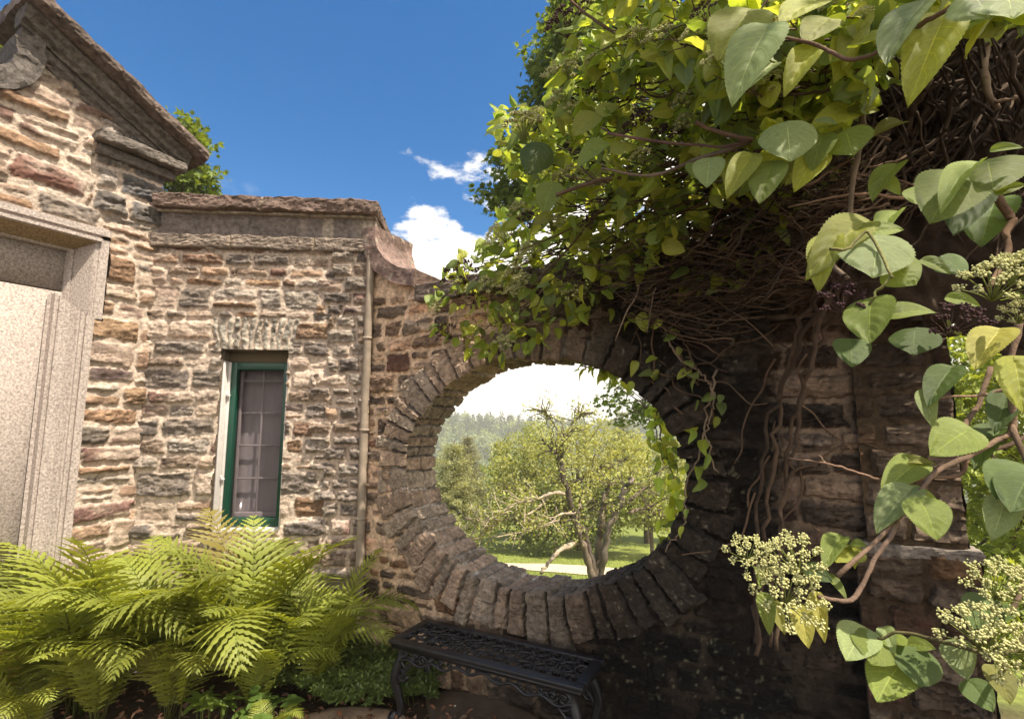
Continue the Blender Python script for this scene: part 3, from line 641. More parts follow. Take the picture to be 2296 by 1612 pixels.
shd = np.clip(shadeC(Ug, Vg) * .75, .15, 1.35)  # same painted vine shade carried onto the ring stones
col = base * (1 + .35 * fbm(Sg * 11 + i, Tg * 11, o=4, seed=107))[..., None] * (shd * .9 + .02)[..., None]
mc = np.array((.46, .41, .37)) * (shd * (1 + .2 * fbm(Sg * 20, Tg * 20, o=3)))[..., None] * (.35 + .65 * sst(-.1, .2, fbm(Sg * 3, Tg * 3, o=2, seed=108)))[..., None]
col = col * mask[..., None] + mc * (1 - mask[..., None])
lich = sst(.38, .6, fbm(Ug * 52, Vg * 52, o=4, seed=79)) * front; col = col * (1 - .7 * lich[..., None]) + np.array((.22, .20, .15)) * .7 * lich[..., None]
f = grid_faces(NT, len(sf)); keepf = np.ones(len(f), bool)
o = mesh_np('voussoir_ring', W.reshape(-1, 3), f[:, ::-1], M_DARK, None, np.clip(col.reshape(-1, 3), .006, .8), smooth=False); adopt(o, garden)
# copings
mb = MB(); cu0 = np.linspace(0, 1, 36)
cur = smooth_path([(-.665, 3.02), (-.665, 2.90), (-.61, 2.76), (-.50, 2.645), (-.36, 2.57), (-.20, 2.525)], 8)
tg = unit(np.gradient(cur, axis=0)); nr = np.stack([-tg[:, 1], tg[:, 0]], -1)      # towards the upper right
tk = np.concatenate([np.linspace(0, .115, 9)]); nd_ = np.linspace(-.36, .075, 26)
sec = [(a, nd_[-1]) for a in tk] + [(.115, b_) for b_ in nd_[::-1][1:]] + [(a, nd_[0]) for a in tk[::-1][1:]] + [(0, b_) for b_ in nd_[1:-1]]
P = np.array([[(c[0] + n_[0] * a, b_, c[1] + n_[1] * a) for a, b_ in sec] for c, n_ in zip(cur, nr)]).reshape(-1, 3)
P += vec_noise(P, 10, 4, 66) * .012
k = len(sec); ii = np.arange(len(cur) - 1)[:, None]; jj = np.arange(k)[None]; k2 = (jj + 1) % k
f = np.stack([ii * k + jj, ii * k + k2, (ii + 1) * k + k2, (ii + 1) * k + jj], -1).reshape(-1, 4)
g = fbm(P[:, 0] * 9, P[:, 1] * 9, P[:, 2] * 9, 4, 68); cc = np.array((.25, .17, .15)) * (1 + .4 * g)[:, None]; sp_ = sst(.40, .5, fbm(P[:, 0] * 30, P[:, 1] * 30, P[:, 2] * 30, 2, 69))[:, None]; cc = cc * (1 - sp_) + np.array((.40, .36, .30)) * sp_
W = OC + P[:, :1] * uC + P[:, 1:2] * nC; W[:, 2] += P[:, 2]
mb.add(W, [f, np.array([range(k)]), np.array([list(range((len(cur) - 1) * k, len(cur) * k))[::-1]])], cc); adopt(mb.build('scroll_coping', M_DARK), garden)
mb = MB()
for q, (a, b_) in enumerate(((-.19, .16), (.17, .68), (.69, 1.2), (1.21, 1.75), (1.76, 2.28))): rough_box(mb, OC, uC, nC, a, b_, -.36, .07, 2.42, 2.54 + .012 * (q % 2), amp=.012, col=(.19, .145, .125), seed=80 + q)
adopt(mb.build('coping', M_DARK), garden)

# end pier of the wall, with a wider foot
pier = thing('stone_pier', 'tall dark stone end pier right of the oval opening, vine-covered, with wider foot', 'pier', tuple(OC))
RD = np.random.default_rng(15)
rowsP = stone_rows(2.2, 2.8, 0, 4.2, RD, hr=(.09, .14), wr=(.14, .28), wt=(.12, .06, .62, .20), split=0)
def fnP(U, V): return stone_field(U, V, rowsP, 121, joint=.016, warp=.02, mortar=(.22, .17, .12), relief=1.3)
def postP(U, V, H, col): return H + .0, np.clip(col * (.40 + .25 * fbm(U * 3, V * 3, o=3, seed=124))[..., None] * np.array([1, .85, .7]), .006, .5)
OP = OC + nC * .05
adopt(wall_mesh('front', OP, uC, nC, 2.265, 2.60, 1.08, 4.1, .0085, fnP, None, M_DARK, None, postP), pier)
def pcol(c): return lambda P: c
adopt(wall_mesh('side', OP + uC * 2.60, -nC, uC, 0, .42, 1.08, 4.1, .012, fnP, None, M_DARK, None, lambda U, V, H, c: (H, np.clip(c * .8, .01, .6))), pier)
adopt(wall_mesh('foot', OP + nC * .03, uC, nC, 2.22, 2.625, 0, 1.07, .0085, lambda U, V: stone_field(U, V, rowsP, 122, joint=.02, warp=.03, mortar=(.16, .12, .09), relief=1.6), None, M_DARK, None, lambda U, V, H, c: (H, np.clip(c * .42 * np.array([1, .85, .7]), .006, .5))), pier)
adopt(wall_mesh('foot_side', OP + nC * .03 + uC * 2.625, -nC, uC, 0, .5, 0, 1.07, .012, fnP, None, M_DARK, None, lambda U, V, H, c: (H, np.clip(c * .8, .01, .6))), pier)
mb = MB(); MP = frame_M(OP, uC, nC); mb.box(2.27, 2.59, -.42, -.012, 0, 4.1, MP, (.1, .08, .06)); mb.box(2.225, 2.615, -.44, .018, 0, 1.06, MP, (.1, .08, .06)); adopt(mb.build('core', M_DARK), pier)
mb = MB(); rough_box(mb, OP, uC, nC, 2.215, 2.64, -.45, .055, 1.05, 1.10, amp=.012, col=(.26, .22, .19), seed=131); adopt(mb.build('ledge', M_DARK), pier)
# ------------------------------------------------------------------ ground
def zt(x, y):
    """height of the terrain: a level court, then a slope falling away behind the walls"""
    x = np.asarray(x, float); y = np.asarray(y, float)
    yy = y + .45 * np.clip(x, -4, 6) + 0 * x
    z = np.interp(yy, [4.3, 5.5, 8, 14, 22, 30, 45, 70, 120, 200, 280, 420, 700], [0, -.15, -.9, -2.62, -4.35, -5.0, -6.2, -11, -24, -30, -22, 3.5, -40])
    far = sst(150, 300, y)
    return z + .05 * fbm(x * .4, y * .4, o=3, seed=200) * sst(5, 9, yy) + far * (3.5 * fbm(x * .008, y * .01, o=3, seed=201) - .055 * np.clip(x + 40, -10, 400) * sst(0, 1, far))
def grd():
    xs = np.concatenate([-np.geomspace(3, 900, 60)[::-1], np.linspace(-2.9, 3.9, 120), np.geomspace(4, 900, 60)]); ys = np.concatenate([-np.geomspace(.6, 60, 16)[::-1], np.linspace(-.5, 4.5, 110), np.geomspace(4.55, 900, 150)])
    X, Y = np.meshgrid(xs, ys, indexing='ij'); Z = zt(X, Y)
    near = (Y < 4.2) & (np.abs(X) < 5); Z = Z + near * (.018 * fbm(X * 6, Y * 6, o=4, seed=202))
    g = fbm(X * 3, Y * 3, o=4, seed=203)[..., None]
    soil = np.array((.060, .040, .026)) * (1 + .4 * g); lawn = np.array((.20, .235, .05)) * (1 + .15 * g); wood = np.array((.05, .07, .02)) * np.ones_like(g)
    k1 = sst(4.0, 4.8, Y + .45 * np.clip(X, -4, 6))[..., None]; k2 = sst(33, 44, Y)[..., None]
    col = soil * (1 - k1) + lawn * k1; col = col * (1 - k2) + wood * k2
    return mesh_np('ground', np.stack([X, Y, Z], -1).reshape(-1, 3), grid_faces(len(xs), len(ys)), M_SOIL, None, col.reshape(-1, 3))
tag(grd(), kind='structure')
mb = MB(); xs = np.linspace(-14, 22, 90)
yc = 21.5 - .10 * xs + .4 * np.sin(xs * .2)
P = np.array([[(x, c + d_, float(zt(x, c + d_)) + .03) for d_ in (-1.1, -.35, .35, 1.1)] for x, c in zip(xs, yc)]).reshape(-1, 3); mb.add(P, grid_faces(90, 4)); tag(mb.build('path', M_PATH), kind='structure')

def flag(pix, z, col, label, seed, th=.05):
    P = [at_z(x, y, z) for x, y in pix]; P = smooth_path(np.array(P + [P[0]]), 9)[:-1]; c = P.mean(0)
    P[:, :2] += .012 * np.stack([vn(P[:, 0] * 14, P[:, 1] * 14, seed=seed), vn(P[:, 0] * 14, P[:, 1] * 14, seed=seed + 1)], -1)
    n = len(P); rings = [(1.0, -th), (1.0, -.008), (.985, 0)] + [(r_, .0) for r_ in np.linspace(.9, .1, 10)]
    V = np.concatenate([c + (P - c) * [r_, r_, 1] + [0, 0, h_] for r_, h_ in rings] + [[c]])
    V[:, 2] += .004 * fbm(V[:, 0] * 12, V[:, 1] * 12, o=4, seed=seed) - 0
    i = np.arange(len(rings) - 1)[:, None]; j = np.arange(n)[None]; k = (j + 1) % n
    f = np.stack([i * n + j, i * n + k, (i + 1) * n + k, (i + 1) * n + j], -1).reshape(-1, 4); l = (len(rings) - 1) * n
    f3 = np.array([(l + q, l + (q + 1) % n, len(V) - 1) for q in range(n)])
    cc = np.array(col) * (1 + .3 * fbm(V[:, 0] * 7, V[:, 1] * 7, o=4, seed=seed + 2))[:, None]
    o = mesh_np('flagstone', V, [f, f3], M_FLAG, None, cc); return tag(o, label, 'flagstone', 'flagstones at the foot of the planting')
def at_z(x, y, z):
    d = ray(x, y); return CAM + d * ((z - 1.6) / d[2])
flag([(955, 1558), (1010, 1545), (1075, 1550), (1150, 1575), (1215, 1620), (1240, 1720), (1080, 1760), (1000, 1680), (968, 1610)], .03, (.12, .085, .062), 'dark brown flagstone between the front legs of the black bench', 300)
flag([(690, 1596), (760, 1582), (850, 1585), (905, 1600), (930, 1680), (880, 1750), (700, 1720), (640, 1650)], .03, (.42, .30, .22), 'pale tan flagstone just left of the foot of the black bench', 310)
flag([(-60, 1560), (0, 1543), (60, 1552), (118, 1590), (120, 1680), (-60, 1720), (-160, 1640)], .03, (.36, .25, .19), 'tan flagstone in the bottom left corner below the ferns', 320)
flag([(150, 1640), (330, 1650), (520, 1640), (600, 1700), (560, 1850), (300, 1840), (170, 1800)], .025, (.34, .25, .19), 'tan flagstone along the lower edge under the front ferns', 330)
# low granite step beside the doorway
step = MB(); rough_box(step, OA, uA, nA, .42, 2.2, 0, .26, -.05, .30, amp=.006, res=.02, col=(.33, .26, .22), seed=340); tag(step.build('door_step', M_GRANITE), 'worn granite step at the foot of the doorway, behind the left ferns', 'step')

# ------------------------------------------------------------------ black cast-iron bench
BL, BD, BH = 1.115, .345, .43
bo = np.array([-.675, 2.918, 0]); bench = thing('garden_bench', 'black cast-iron backless bench with scrollwork seat, under the oval opening', 'bench', tuple(bo), -aC * 1.02)
# local frame: x along the bench, y away from the viewer
def bpart(b, name, m_=M_IRON, smooth=True): return b.build(name, m_, bench, smooth)
b = MB(); fw = .052
for a in ((0, BL, 0, fw), (0, BL, BD - fw, BD), (0, fw, fw, BD - fw), (BL - fw, BL, fw, BD - fw)): b.box(a[0], a[1], a[2], a[3], BH - .022, BH)
o = bpart(b, 'seat_frame', smooth=False); md = o.modifiers.new('b', 'BEVEL'); md.width = .006; md.segments = 3
b = MB(); b.box(.012, BL - .012, .012, .03, BH - .045, BH - .023); b.box(.012, BL - .012, BD - .03, BD - .012, BH - .045, BH - .023); b.box(.012, .03, .03, BD - .03, BH - .045, BH - .023); b.box(BL - .03, BL - .012, .03, BD - .03, BH - .045, BH - .023); bpart(b, 'under_rim', smooth=False)
def spiral(c, r, turns, a0, dirn, z, n=34):
    t = np.linspace(0, 1, n); a = a0 + dirn * turns * 2 * math.pi * t; rr = r * (1 - t) ** .75 + .004
    return np.stack([c[0] + rr * np.cos(a), c[1] + rr * np.sin(a), z + .004 * np.sin(t * 9)], -1)
b = MB(); Rb = np.random.default_rng(3)
ny_, nx_ = 3, 13
for i in range(nx_):
    for j in range(ny_):
        cx_ = fw + .030 + i * (BL - 2 * fw - .05) / (nx_ - 1) * 1.0 + (j % 2) * .012; cy_ = fw + .030 + j * (BD - 2 * fw - .06) / (ny_ - 1)
        d_ = 1 if (i + j) % 2 else -1; a0 = Rb.uniform(-.5, .5) + (i % 2) * math.pi
        b.tube(spiral((cx_, cy_), .050, 1.9, a0, d_, BH - .010), np.linspace(.0058, .0036, 34), 6)
        e = np.array([cx_ + .050 * math.cos(a0), cy_ + .050 * math.sin(a0), BH - .014]); q = e + np.array([-d_ * .055 * math.sin(a0), d_ * -.055 * math.cos(a0) * -1, 0]); q[1] = np.clip(q[1], fw, BD - fw); q[0] = np.clip(q[0], fw, BL - fw)
        b.tube(smooth_path([e, (e + q) / 2 + [Rb.uniform(-.01, .01), Rb.uniform(-.01, .01), .004], q], 6), .0046, 6)
        for k in range(3):                                  # small leaves on the scrolls
            an = Rb.uniform(0, 6.28); p = np.array([cx_ + .03 * math.cos(an), cy_ + .03 * math.sin(an), BH - .006]); t_ = np.array([math.cos(an + 1), math.sin(an + 1), .15]) * .022; b.tube([p, p + t_ * .5, p + t_], [.002, .006, .001], 5)
for j in range(2):
    yv = fw + .08 + j * .085; xs = np.linspace(fw, BL - fw, 110); b.tube(np.stack([xs, yv + .020 * np.sin(xs * 34 + j * 2), np.full(110, BH - .016)], -1), .005, 6)
bpart(b, 'scrollwork')
# cabriole legs with volutes and ball feet, aprons
def leg(px_, py_, sx, sy):
    b = MB(); out = np.array([sx, 0, 0]) * 1.0
    pr = [(.030, BH - .04), (.030, .34), (.008, .28), (-.002, .22), (.016, .15), (.030, .09), (.022, .05), (-.004, .028)]
    pth = smooth_path([(px_ + sx * a, py_ + sy * a * .5, z_) for a, z_ in pr], 7); n = len(pth)
    rad = np.interp(np.linspace(0, 1, n), [0, .2, .4, .6, .8, 1], [.020, .027, .024, .018, .014, .017]); b.tube(pth, rad, 9)
    for q in (-1, 1):
        b.tube(pth + np.array([0, q * .012, 0]) + np.array([-sx * .011, 0, 0]), rad * .5, 6)
    s_ = np.linspace(0, 1, 30); an = 5.2 * math.pi * s_ / 1.6; rr = .052 * (1 - s_) ** .8 + .004
    for (c0, c1, fl, r0) in ((.075, .335, 1, 1.0), (.045, .255, -1, .6), (.13, .365, -1, .5)):
        P = np.stack([px_ + sx * (c0 + r0 * rr * np.cos(an * fl)), np.full(30, py_), c1 + r0 * rr * np.sin(an * fl)], -1); b.tube(P, np.linspace(.010, .005, 30), 6)
    b.tube(smooth_path([(px_ + sx * .01, py_, .20), (px_ + sx * .05, py_, .26), (px_ + sx * .12, py_, .33), (px_ + sx * .2, py_, .375)], 6), np.linspace(.011, .007, 19), 6)
    # foot
    u_, v_ = np.meshgrid(np.linspace(0, math.pi, 9), np.linspace(0, 2 * math.pi, 13), indexing='ij'); r_ = .030 * (1 + .08 * np.cos(6 * v_))
    S = np.stack([px_ - sx * .012 + r_ * np.sin(u_) * np.cos(v_), py_ + r_ * np.sin(u_) * np.sin(v_), .030 + r_ * np.cos(u_)], -1); b.add(S.reshape(-1, 3), grid_faces(9, 13)); 
    return b.build('leg', M_IRON, bench)
for px_, sx in ((.035, 1), (BL - .035, -1)):
    for py_, sy in ((.030, 1), (BD - .030, -1)): leg(px_, py_, sx, sy)
for yy_ in (.022, BD - .022):
    b = MB(); xs = np.linspace(.06, BL - .06, 70); dz = .022 + .035 * np.abs(np.cos(np.linspace(0, math.pi * 1, 70))) ** 1.5 + .012 * np.sin(xs * 40)
    b.tube(np.stack([xs, np.full(70, yy_), BH - .045 - dz], -1), .008, 6)
    for x_ in np.linspace(.10, BL - .10, 17):
        f_ = 1 if x_ < BL / 2 else -1; dd_ = float(np.interp(x_, xs, dz)); r0 = max(.014, dd_ * .45)
        b.tube(np.stack([x_ + r0 * (1 - np.linspace(0, .9, 18)) * np.cos(f_ * np.linspace(0, 9, 18)), np.full(18, yy_), BH - .045 - dd_ * .5 + r0 * (1 - np.linspace(0, .9, 18)) * np.sin(f_ * np.linspace(0, 9, 18))], -1), .0058, 5)
    bpart(b, 'apron')

# ------------------------------------------------------------------ leaf shapes
def leaf_shape(nt_, ns, L=1.0, W=.40, fold=.22, droop=.35, serr=0, cord=.10, pucker=0, curl=0, tipw=.62, side=0):
    t = np.linspace(0, 1, nt_); s = np.linspace(-1, 1, ns); T, S = np.meshgrid(t, s, indexing='ij')
    wd = W * (np.sin(math.pi * np.clip(T, 0, 1) ** tipw)) ** .72 * (1 - .12 * T); wd = np.where(T > .86, wd * (1 - .30 * (T - .86) / .14), wd)
    if serr: wd = wd * (1 + serr * np.where(np.abs(S) > .99, np.sign(np.sin(T * nt_ * math.pi * .999)), 0) * (T > .04))
    x = S * wd; y = T - cord * np.abs(S) ** 1.5 * (1 - T) ** 3 * 1.6 + .05 * np.abs(S) * T * (1 - T)
    z = fold * np.abs(x) ** 1.15 - droop * (T ** 2) * .5 - curl * x * x * 1.6 + side * x * T
    if pucker: z = z + pucker * (np.sin((T * 5.6 - 2.0 * np.abs(S) ** 1.35) * 2 * math.pi) * .5 * (1 - np.abs(S) ** 4)) * .5 + pucker * .8 * vn(T * 4 + side * 9, S * 3, seed=int(77 + side * 50))
    V = np.stack([x, y, z], -1).reshape(-1, 3) * L; uv = np.stack([S, T], -1).reshape(-1, 2)
    return V, grid_faces(nt_, ns)[:, ::-1], uv
def rand_unit(n, r): v = r.normal(size=(n, 3)); return unit(v)

# ------------------------------------------------------------------ ferns
def frond_mesh(name, L, arch, twist, seed, npair=30, wid=.15):
    """one fern frond growing along +Y, rising in +Z and arching over; midrib with paired toothed leaflets"""
    r = np.random.default_rng(seed); n = npair; s = np.linspace(0, 1, 60)
    ang = math.radians(80) - arch * 1.08 * s ** 2.1                                   # elevation of the midrib along its length
    dy, dz = np.cos(ang) * L / 59, np.sin(ang) * L / 59
    mid = np.stack([.04 * L * twist * s ** 2, np.cumsum(dy), np.cumsum(dz)], -1)
    b = MB(); b.tube(mid[::3], np.linspace(.0042, .0012, 20), 4, col=np.linspace((.10, .11, .03), (.20, .24, .05), 20))
    tg = unit(np.gradient(mid, axis=0)); V, Fq, Cc = [], [], []; cnt = 0
    for i in range(n):
        q = .14 + .855 * i / n; k = int(q * 59); p = mid[k]; t = tg[k]
        env = min(1, (q - .08) / .30) ** .8 * (1 - max(0, (q - .42) / .58) ** 1.7) + .02; l = wid * L * 1.55 * env * r.uniform(.92, 1.06)
        for sd in (-1, 1):
            lat = np.array([sd, 0, 0.]); up = np.cross(lat, t) * sd; up = unit(up); up = up if up[2] > -.5 else -up
            d = unit(lat + t * (.36 + .45 * q) + up * (.15 + .08 * r.normal())); wv = unit(np.cross(d, up)); m = 11
            e = np.linspace(0, 1, m); c = p + d * (l * e)[:, None] - np.array([0, 0, 1.]) * (l * .30 * e ** 2)[:, None] + t * (.22 * l * e ** 2)[:, None]
            w_ = (.0080 * (L / .85)) * (1 - e ** 2.2 * .95) * (1 + .42 * np.where(np.arange(m) % 2, -1, 1)) * (.75 + .5 * env)
            A = c + wv * w_[:, None] - up * (w_ * .3)[:, None]; B = c - wv * w_[:, None] - up * (w_ * .3)[:, None]
            V.append(np.stack([A, c, B], 1).reshape(-1, 3)); Fq.append(grid_faces(m, 3) + cnt); cnt += 3 * m
            g = r.uniform(.85, 1.15); Cc.append(np.tile(np.array((.235, .265, .05)) * g, (3 * m, 1)))
    b.add(np.concatenate(V), np.concatenate(Fq), np.concatenate(Cc)); o = b.build(name, M_FERN); return o
protos = []
for i, (a, tw) in enumerate(((1.15, .6), (1.5, -.8), (1.9, .5), (2.2, -.4), (.8, .3), (1.7, 1.2), (2.5, .8), (1.3, -1.2))): protos.append(frond_mesh('frond', .86, a, tw, 400 + i, npair=26 + i % 3, wid=.155 + .01 * (i % 3)))
used_p = [False] * 8
def fern(x, y, n, scale, label, rz, spread=(0, 360), lean=0, pick=None, seed=0, z=0):
    r = np.random.default_rng(seed); t = thing('fern', label, 'fern', (x, y, z), 0, 'ferns massed below the window')
    for i in range(n):
        k = int(pick[i % len(pick)] if pick else r.integers(8)); p = protos[k]
        if used_p[k]: o = p.copy(); C.objects.link(o)
        else: o = p; used_p[k] = True
        o.parent = t; a = math.radians(spread[0] + (spread[1] - spread[0]) * (i + r.uniform(-.3, .3)) / n + rz); s_ = scale * r.uniform(.82, 1.1)
        o.location = (r.uniform(-.04, .04), r.uniform(-.04, .04), 0); o.rotation_euler = (r.uniform(-.12, .10) - lean, r.uniform(-.22, .22), a); o.scale = (s_, s_, s_)
    return t
FERNS = [
 (-1.50, 3.10, 12, 1.38, 'tall fern whose upright fronds cross the lower right corner of the green window'),
 (-1.98, 3.05, 12, 1.38, 'fern against the bay wall just left of the green window'),
 (-2.38, 2.95, 12, 1.38, 'fern in the corner where granite doorway and bay wall meet'),
 (-1.10, 3.16, 11, 1.04, 'fern nearest the drainpipe, fronds fanned towards the oval opening'),
 (-2.70, 2.76, 10, 1.16, 'leftmost fern, hanging across the granite doorway base'),
 (-2.20, 2.86, 12, .98, 'fern in the middle of the front row, left of the two big drooping fronds'),
 (-1.82, 2.92, 11, .92, 'fern with the two big bright drooping fronds at the front'),
 (-1.42, 3.00, 9, .74, 'small fern at the right end of the front row beside the dark ground cover'),
 (-2.42, 2.74, 8, .62, 'lowest fern, its fronds over the tan flagstone in the bottom left corner'),
]
for i, (x, y, n, s_, lb) in enumerate(FERNS): fern(x, y, n, s_, lb, 20 * i, seed=500 + i)
o = fern(-1.20, 2.72, 5, .34, 'small low fern sprig by the flagstones at the lower edge', 40, seed=520, pick=(2, 3, 6))

# ------------------------------------------------------------------ ground cover, litter, small things
LV, LF, LUV = leaf_shape(4, 3, 1, .26, .3, .3)
def in_zone(x, y):
    return (x > -1.45) & (x < -.42) & (y < 3.52 - .51 * (x + .6)) & (y > 2.90 + .06 * np.sin(x * 9) + .1 * (x < -1.2))
def cover():
    r = np.random.default_rng(31); n = 1500; x = r.uniform(-1.5, .3, n * 3); y = r.uniform(2.2, 3.6, n * 3); m = in_zone(x, y); x, y = x[m][:n], y[m][:n]; n = len(x)
    h = .07 + .11 * (fbm(x * 4, y * 4, o=2, seed=5) * .5 + .5) + .05 * r.random(n)
    P, D, Nn, S, cl = [], [], [], [], []
    for i in range(n):
        k = int(r.integers(5, 9)); a0 = r.uniform(0, 6.28)
        for lay in (0, 1):
            for j in range(k // (lay + 1)):
                a = a0 + j * 6.28 / (k // (lay + 1)) + lay * .5; el = r.uniform(-.1, .5) + lay * .5
                P.append((x[i], y[i], h[i] - (1 - lay) * .012)); d = (math.cos(a) * math.cos(el), math.sin(a) * math.cos(el), math.sin(el)); D.append(d); Nn.append((-d[0] * .5, -d[1] * .5, 1)); S.append(r.uniform(.026, .042) * (1 - .25 * lay)); cl.append(np.array((.115, .155, .045)) * r.uniform(.7, 1.5))
    X, Y, Z = axes(np.array(D), np.array(Nn)); V, Fs, col, uv = scatter(LV, [LF], np.array(P), X, Y, Z, S, np.array(cl), LUV)
    tag(mesh_np('ground_cover', V, Fs, mat('glossy_leaf', rough=.32, spec=.5, trans=.15, tcol=(1.5, 1.7, .6)), None, col, uv), 'low glossy dark green ground cover between ferns and bench', 'ground cover', kind='stuff')
cover()
def litter():
    r = np.random.default_rng(32); n = 2600; x = r.uniform(-2.6, 1.6, n); y = r.uniform(2.2, 3.3, n)
    sel = (y < 3.2 - .5 * (x + .6)) & ((r.random(n) < .35) | (np.abs(y - (2.84 - .04 * x)) < .10)); x, y = x[sel], y[sel]; n = len(x)
    a = r.uniform(0, 6.28, n); D = np.stack([np.cos(a), np.sin(a), r.normal(size=n) * .25], -1); Nn = np.stack([r.normal(size=n) * .5, r.normal(size=n) * .5, np.ones(n)], -1); X, Y, Z = axes(D, Nn)
    pal = np.array([(.22, .09, .05), (.32, .15, .09), (.13, .07, .04), (.40, .24, .16), (.16, .10, .07)]); cl = pal[r.integers(0, 5, n)] * r.uniform(.6, 1.2, (n, 1))
    P = np.stack([x, y, .022 + .03 * r.random(n)], -1); V, Fs, col, uv = scatter(LV * [1, 1, 2.2], [LF], P, X, Y, Z, r.uniform(.015, .045, n), cl, LUV)
    tag(mesh_np('leaf_litter', V, Fs, M_LITTER, None, col, uv), 'red-brown dead leaves and twigs scattered on the soil', 'leaf litter', kind='stuff')
litter()
def weeds(name, label, x, y, n, sz, col, hgt, seed, wide=.30, sp=.1, cat='plant'):
    r = np.random.default_rng(seed); t = thing(name, label, cat, (x, y, 0)); b = MB(); V0, F0, U0 = leaf_shape(8, 5, 1, wide, .3, .5, pucker=.03)
    P, D, Nn, S = [], [], [], []
    for k in range(n):
        a = r.uniform(0, 6.28); rr = sp * math.sqrt(r.random()); h_ = hgt * r.uniform(.5, 1); q = np.array([rr * math.cos(a), rr * math.sin(a), 0]); q2 = q * 1.3 + [0, 0, h_]
        b.tube(smooth_path([q, (q + q2) / 2 + r.normal(size=3) * .01, q2], 4), .002, 4, col=np.tile((.10, .13, .03), (9, 1)))
        for j in range(4):
            a2 = a + j * 1.57 + r.uniform(-.3, .3); e = r.uniform(-.2, .4); P.append(q2 * [1, 1, 1 - .06 * j]); D.append((math.cos(a2) * math.cos(e), math.sin(a2) * math.cos(e), math.sin(e))); Nn.append((0, -.2, 1)); S.append(sz * r.uniform(.7, 1.15))
    X, Y, Z = axes(np.array(D), np.array(Nn)); V, Fs, cc, uv = scatter(V0, [F0], np.array(P), X, Y, Z, S, np.array(col) * r.uniform(.8, 1.2, (len(P), 1)), U0)
    o = mesh_np('leaves', V, Fs, M_LEAF, t, cc, uv); b.build('stem', M_BARK, t); return t
weeds('weed', 'bushy weed with broad pale green leaves below the front ferns, left of the bench', -1.30, 2.82, 16, .065, (.10, .16, .035), .17, 41, .36, .13)
weeds('weed', 'weed with long pointed leaves under the drooping fern fronds', -1.58, 2.84, 9, .09, (.10, .15, .03), .24, 42, .17, .10)
weeds('weed', 'small green seedling beside the left front leg of the bench', -.60, 3.12, 4, .035, (.10, .16, .03), .12, 43, .3, .04)
def tuft(x, y, lb, seed):
    r = np.random.default_rng(seed); b = MB()
    for k in range(46):
        a = r.uniform(0, 6.28); q = np.array([x + r.normal() * .02, y + r.normal() * .02, .0]); h_ = r.uniform(.04, .09); d = np.array([math.cos(a), math.sin(a), 0]) * r.uniform(.01, .05); b.tube([q, q + d * .4 + [0, 0, h_ * .7], q + d + [0, 0, h_]], [.0016, .0013, .0003], 3, col=np.tile((.17, .19, .05), (3, 1)))
    tag(b.build('grass_tuft', M_FERN), lb, 'grass tuft', 'grass tufts between the flagstones')
tuft(-.755, 2.76, 'small grass tuft between the pale flagstone and the bench foot', 51); tuft(-.45, 2.80, 'small grass tuft at the left edge of the dark flagstone', 52)
def pebble(x, y, r_, col, lb, seed, sq=.6):
    u_, v_ = np.meshgrid(np.linspace(0, math.pi, 12), np.linspace(0, 2 * math.pi, 18), indexing='ij'); P = np.stack([np.sin(u_) * np.cos(v_), np.sin(u_) * np.sin(v_), np.cos(u_)], -1).reshape(-1, 3); P += vec_noise(P, 1.3, 2, seed) * .28
    P = P * [r_, r_ * .75, r_ * sq] + [x, y, .03 + r_ * sq * .6]; tag(mesh_np('pebble', P, grid_faces(12, 18), M_FLAG, None, np.tile(col, (len(P), 1))), lb, 'pebble', 'pale pebbles on the dark flagstone')
for k, (px_, py_, r_, lb) in enumerate(((1148, 1553, .018, 'white pebble near the middle of the ground under the bench'), (1192, 1577, .017, 'white angular pebble nearest the right front leg of the bench'), (1020, 1578, .006, 'tiny white pebble on the dark flagstone'))):
    q = at_z(px_, py_, .04); pebble(q[0], q[1], r_, (.55, .48, .40), lb, 60 + k)
b = MB(); q0, q1 = at_z(975, 1500, .05), at_z(1035, 1462, .05); b.tube(smooth_path([q0, (q0 + q1) / 2 + [0, .01, .01], q1], 6), .009, 7, jit=.08); 
tag(b.build('fallen_stick', mat('red_bark', (.30, .13, .07), rough=.9, mottle=.3)), 'reddish fallen stick on the soil under the bench', 'stick')
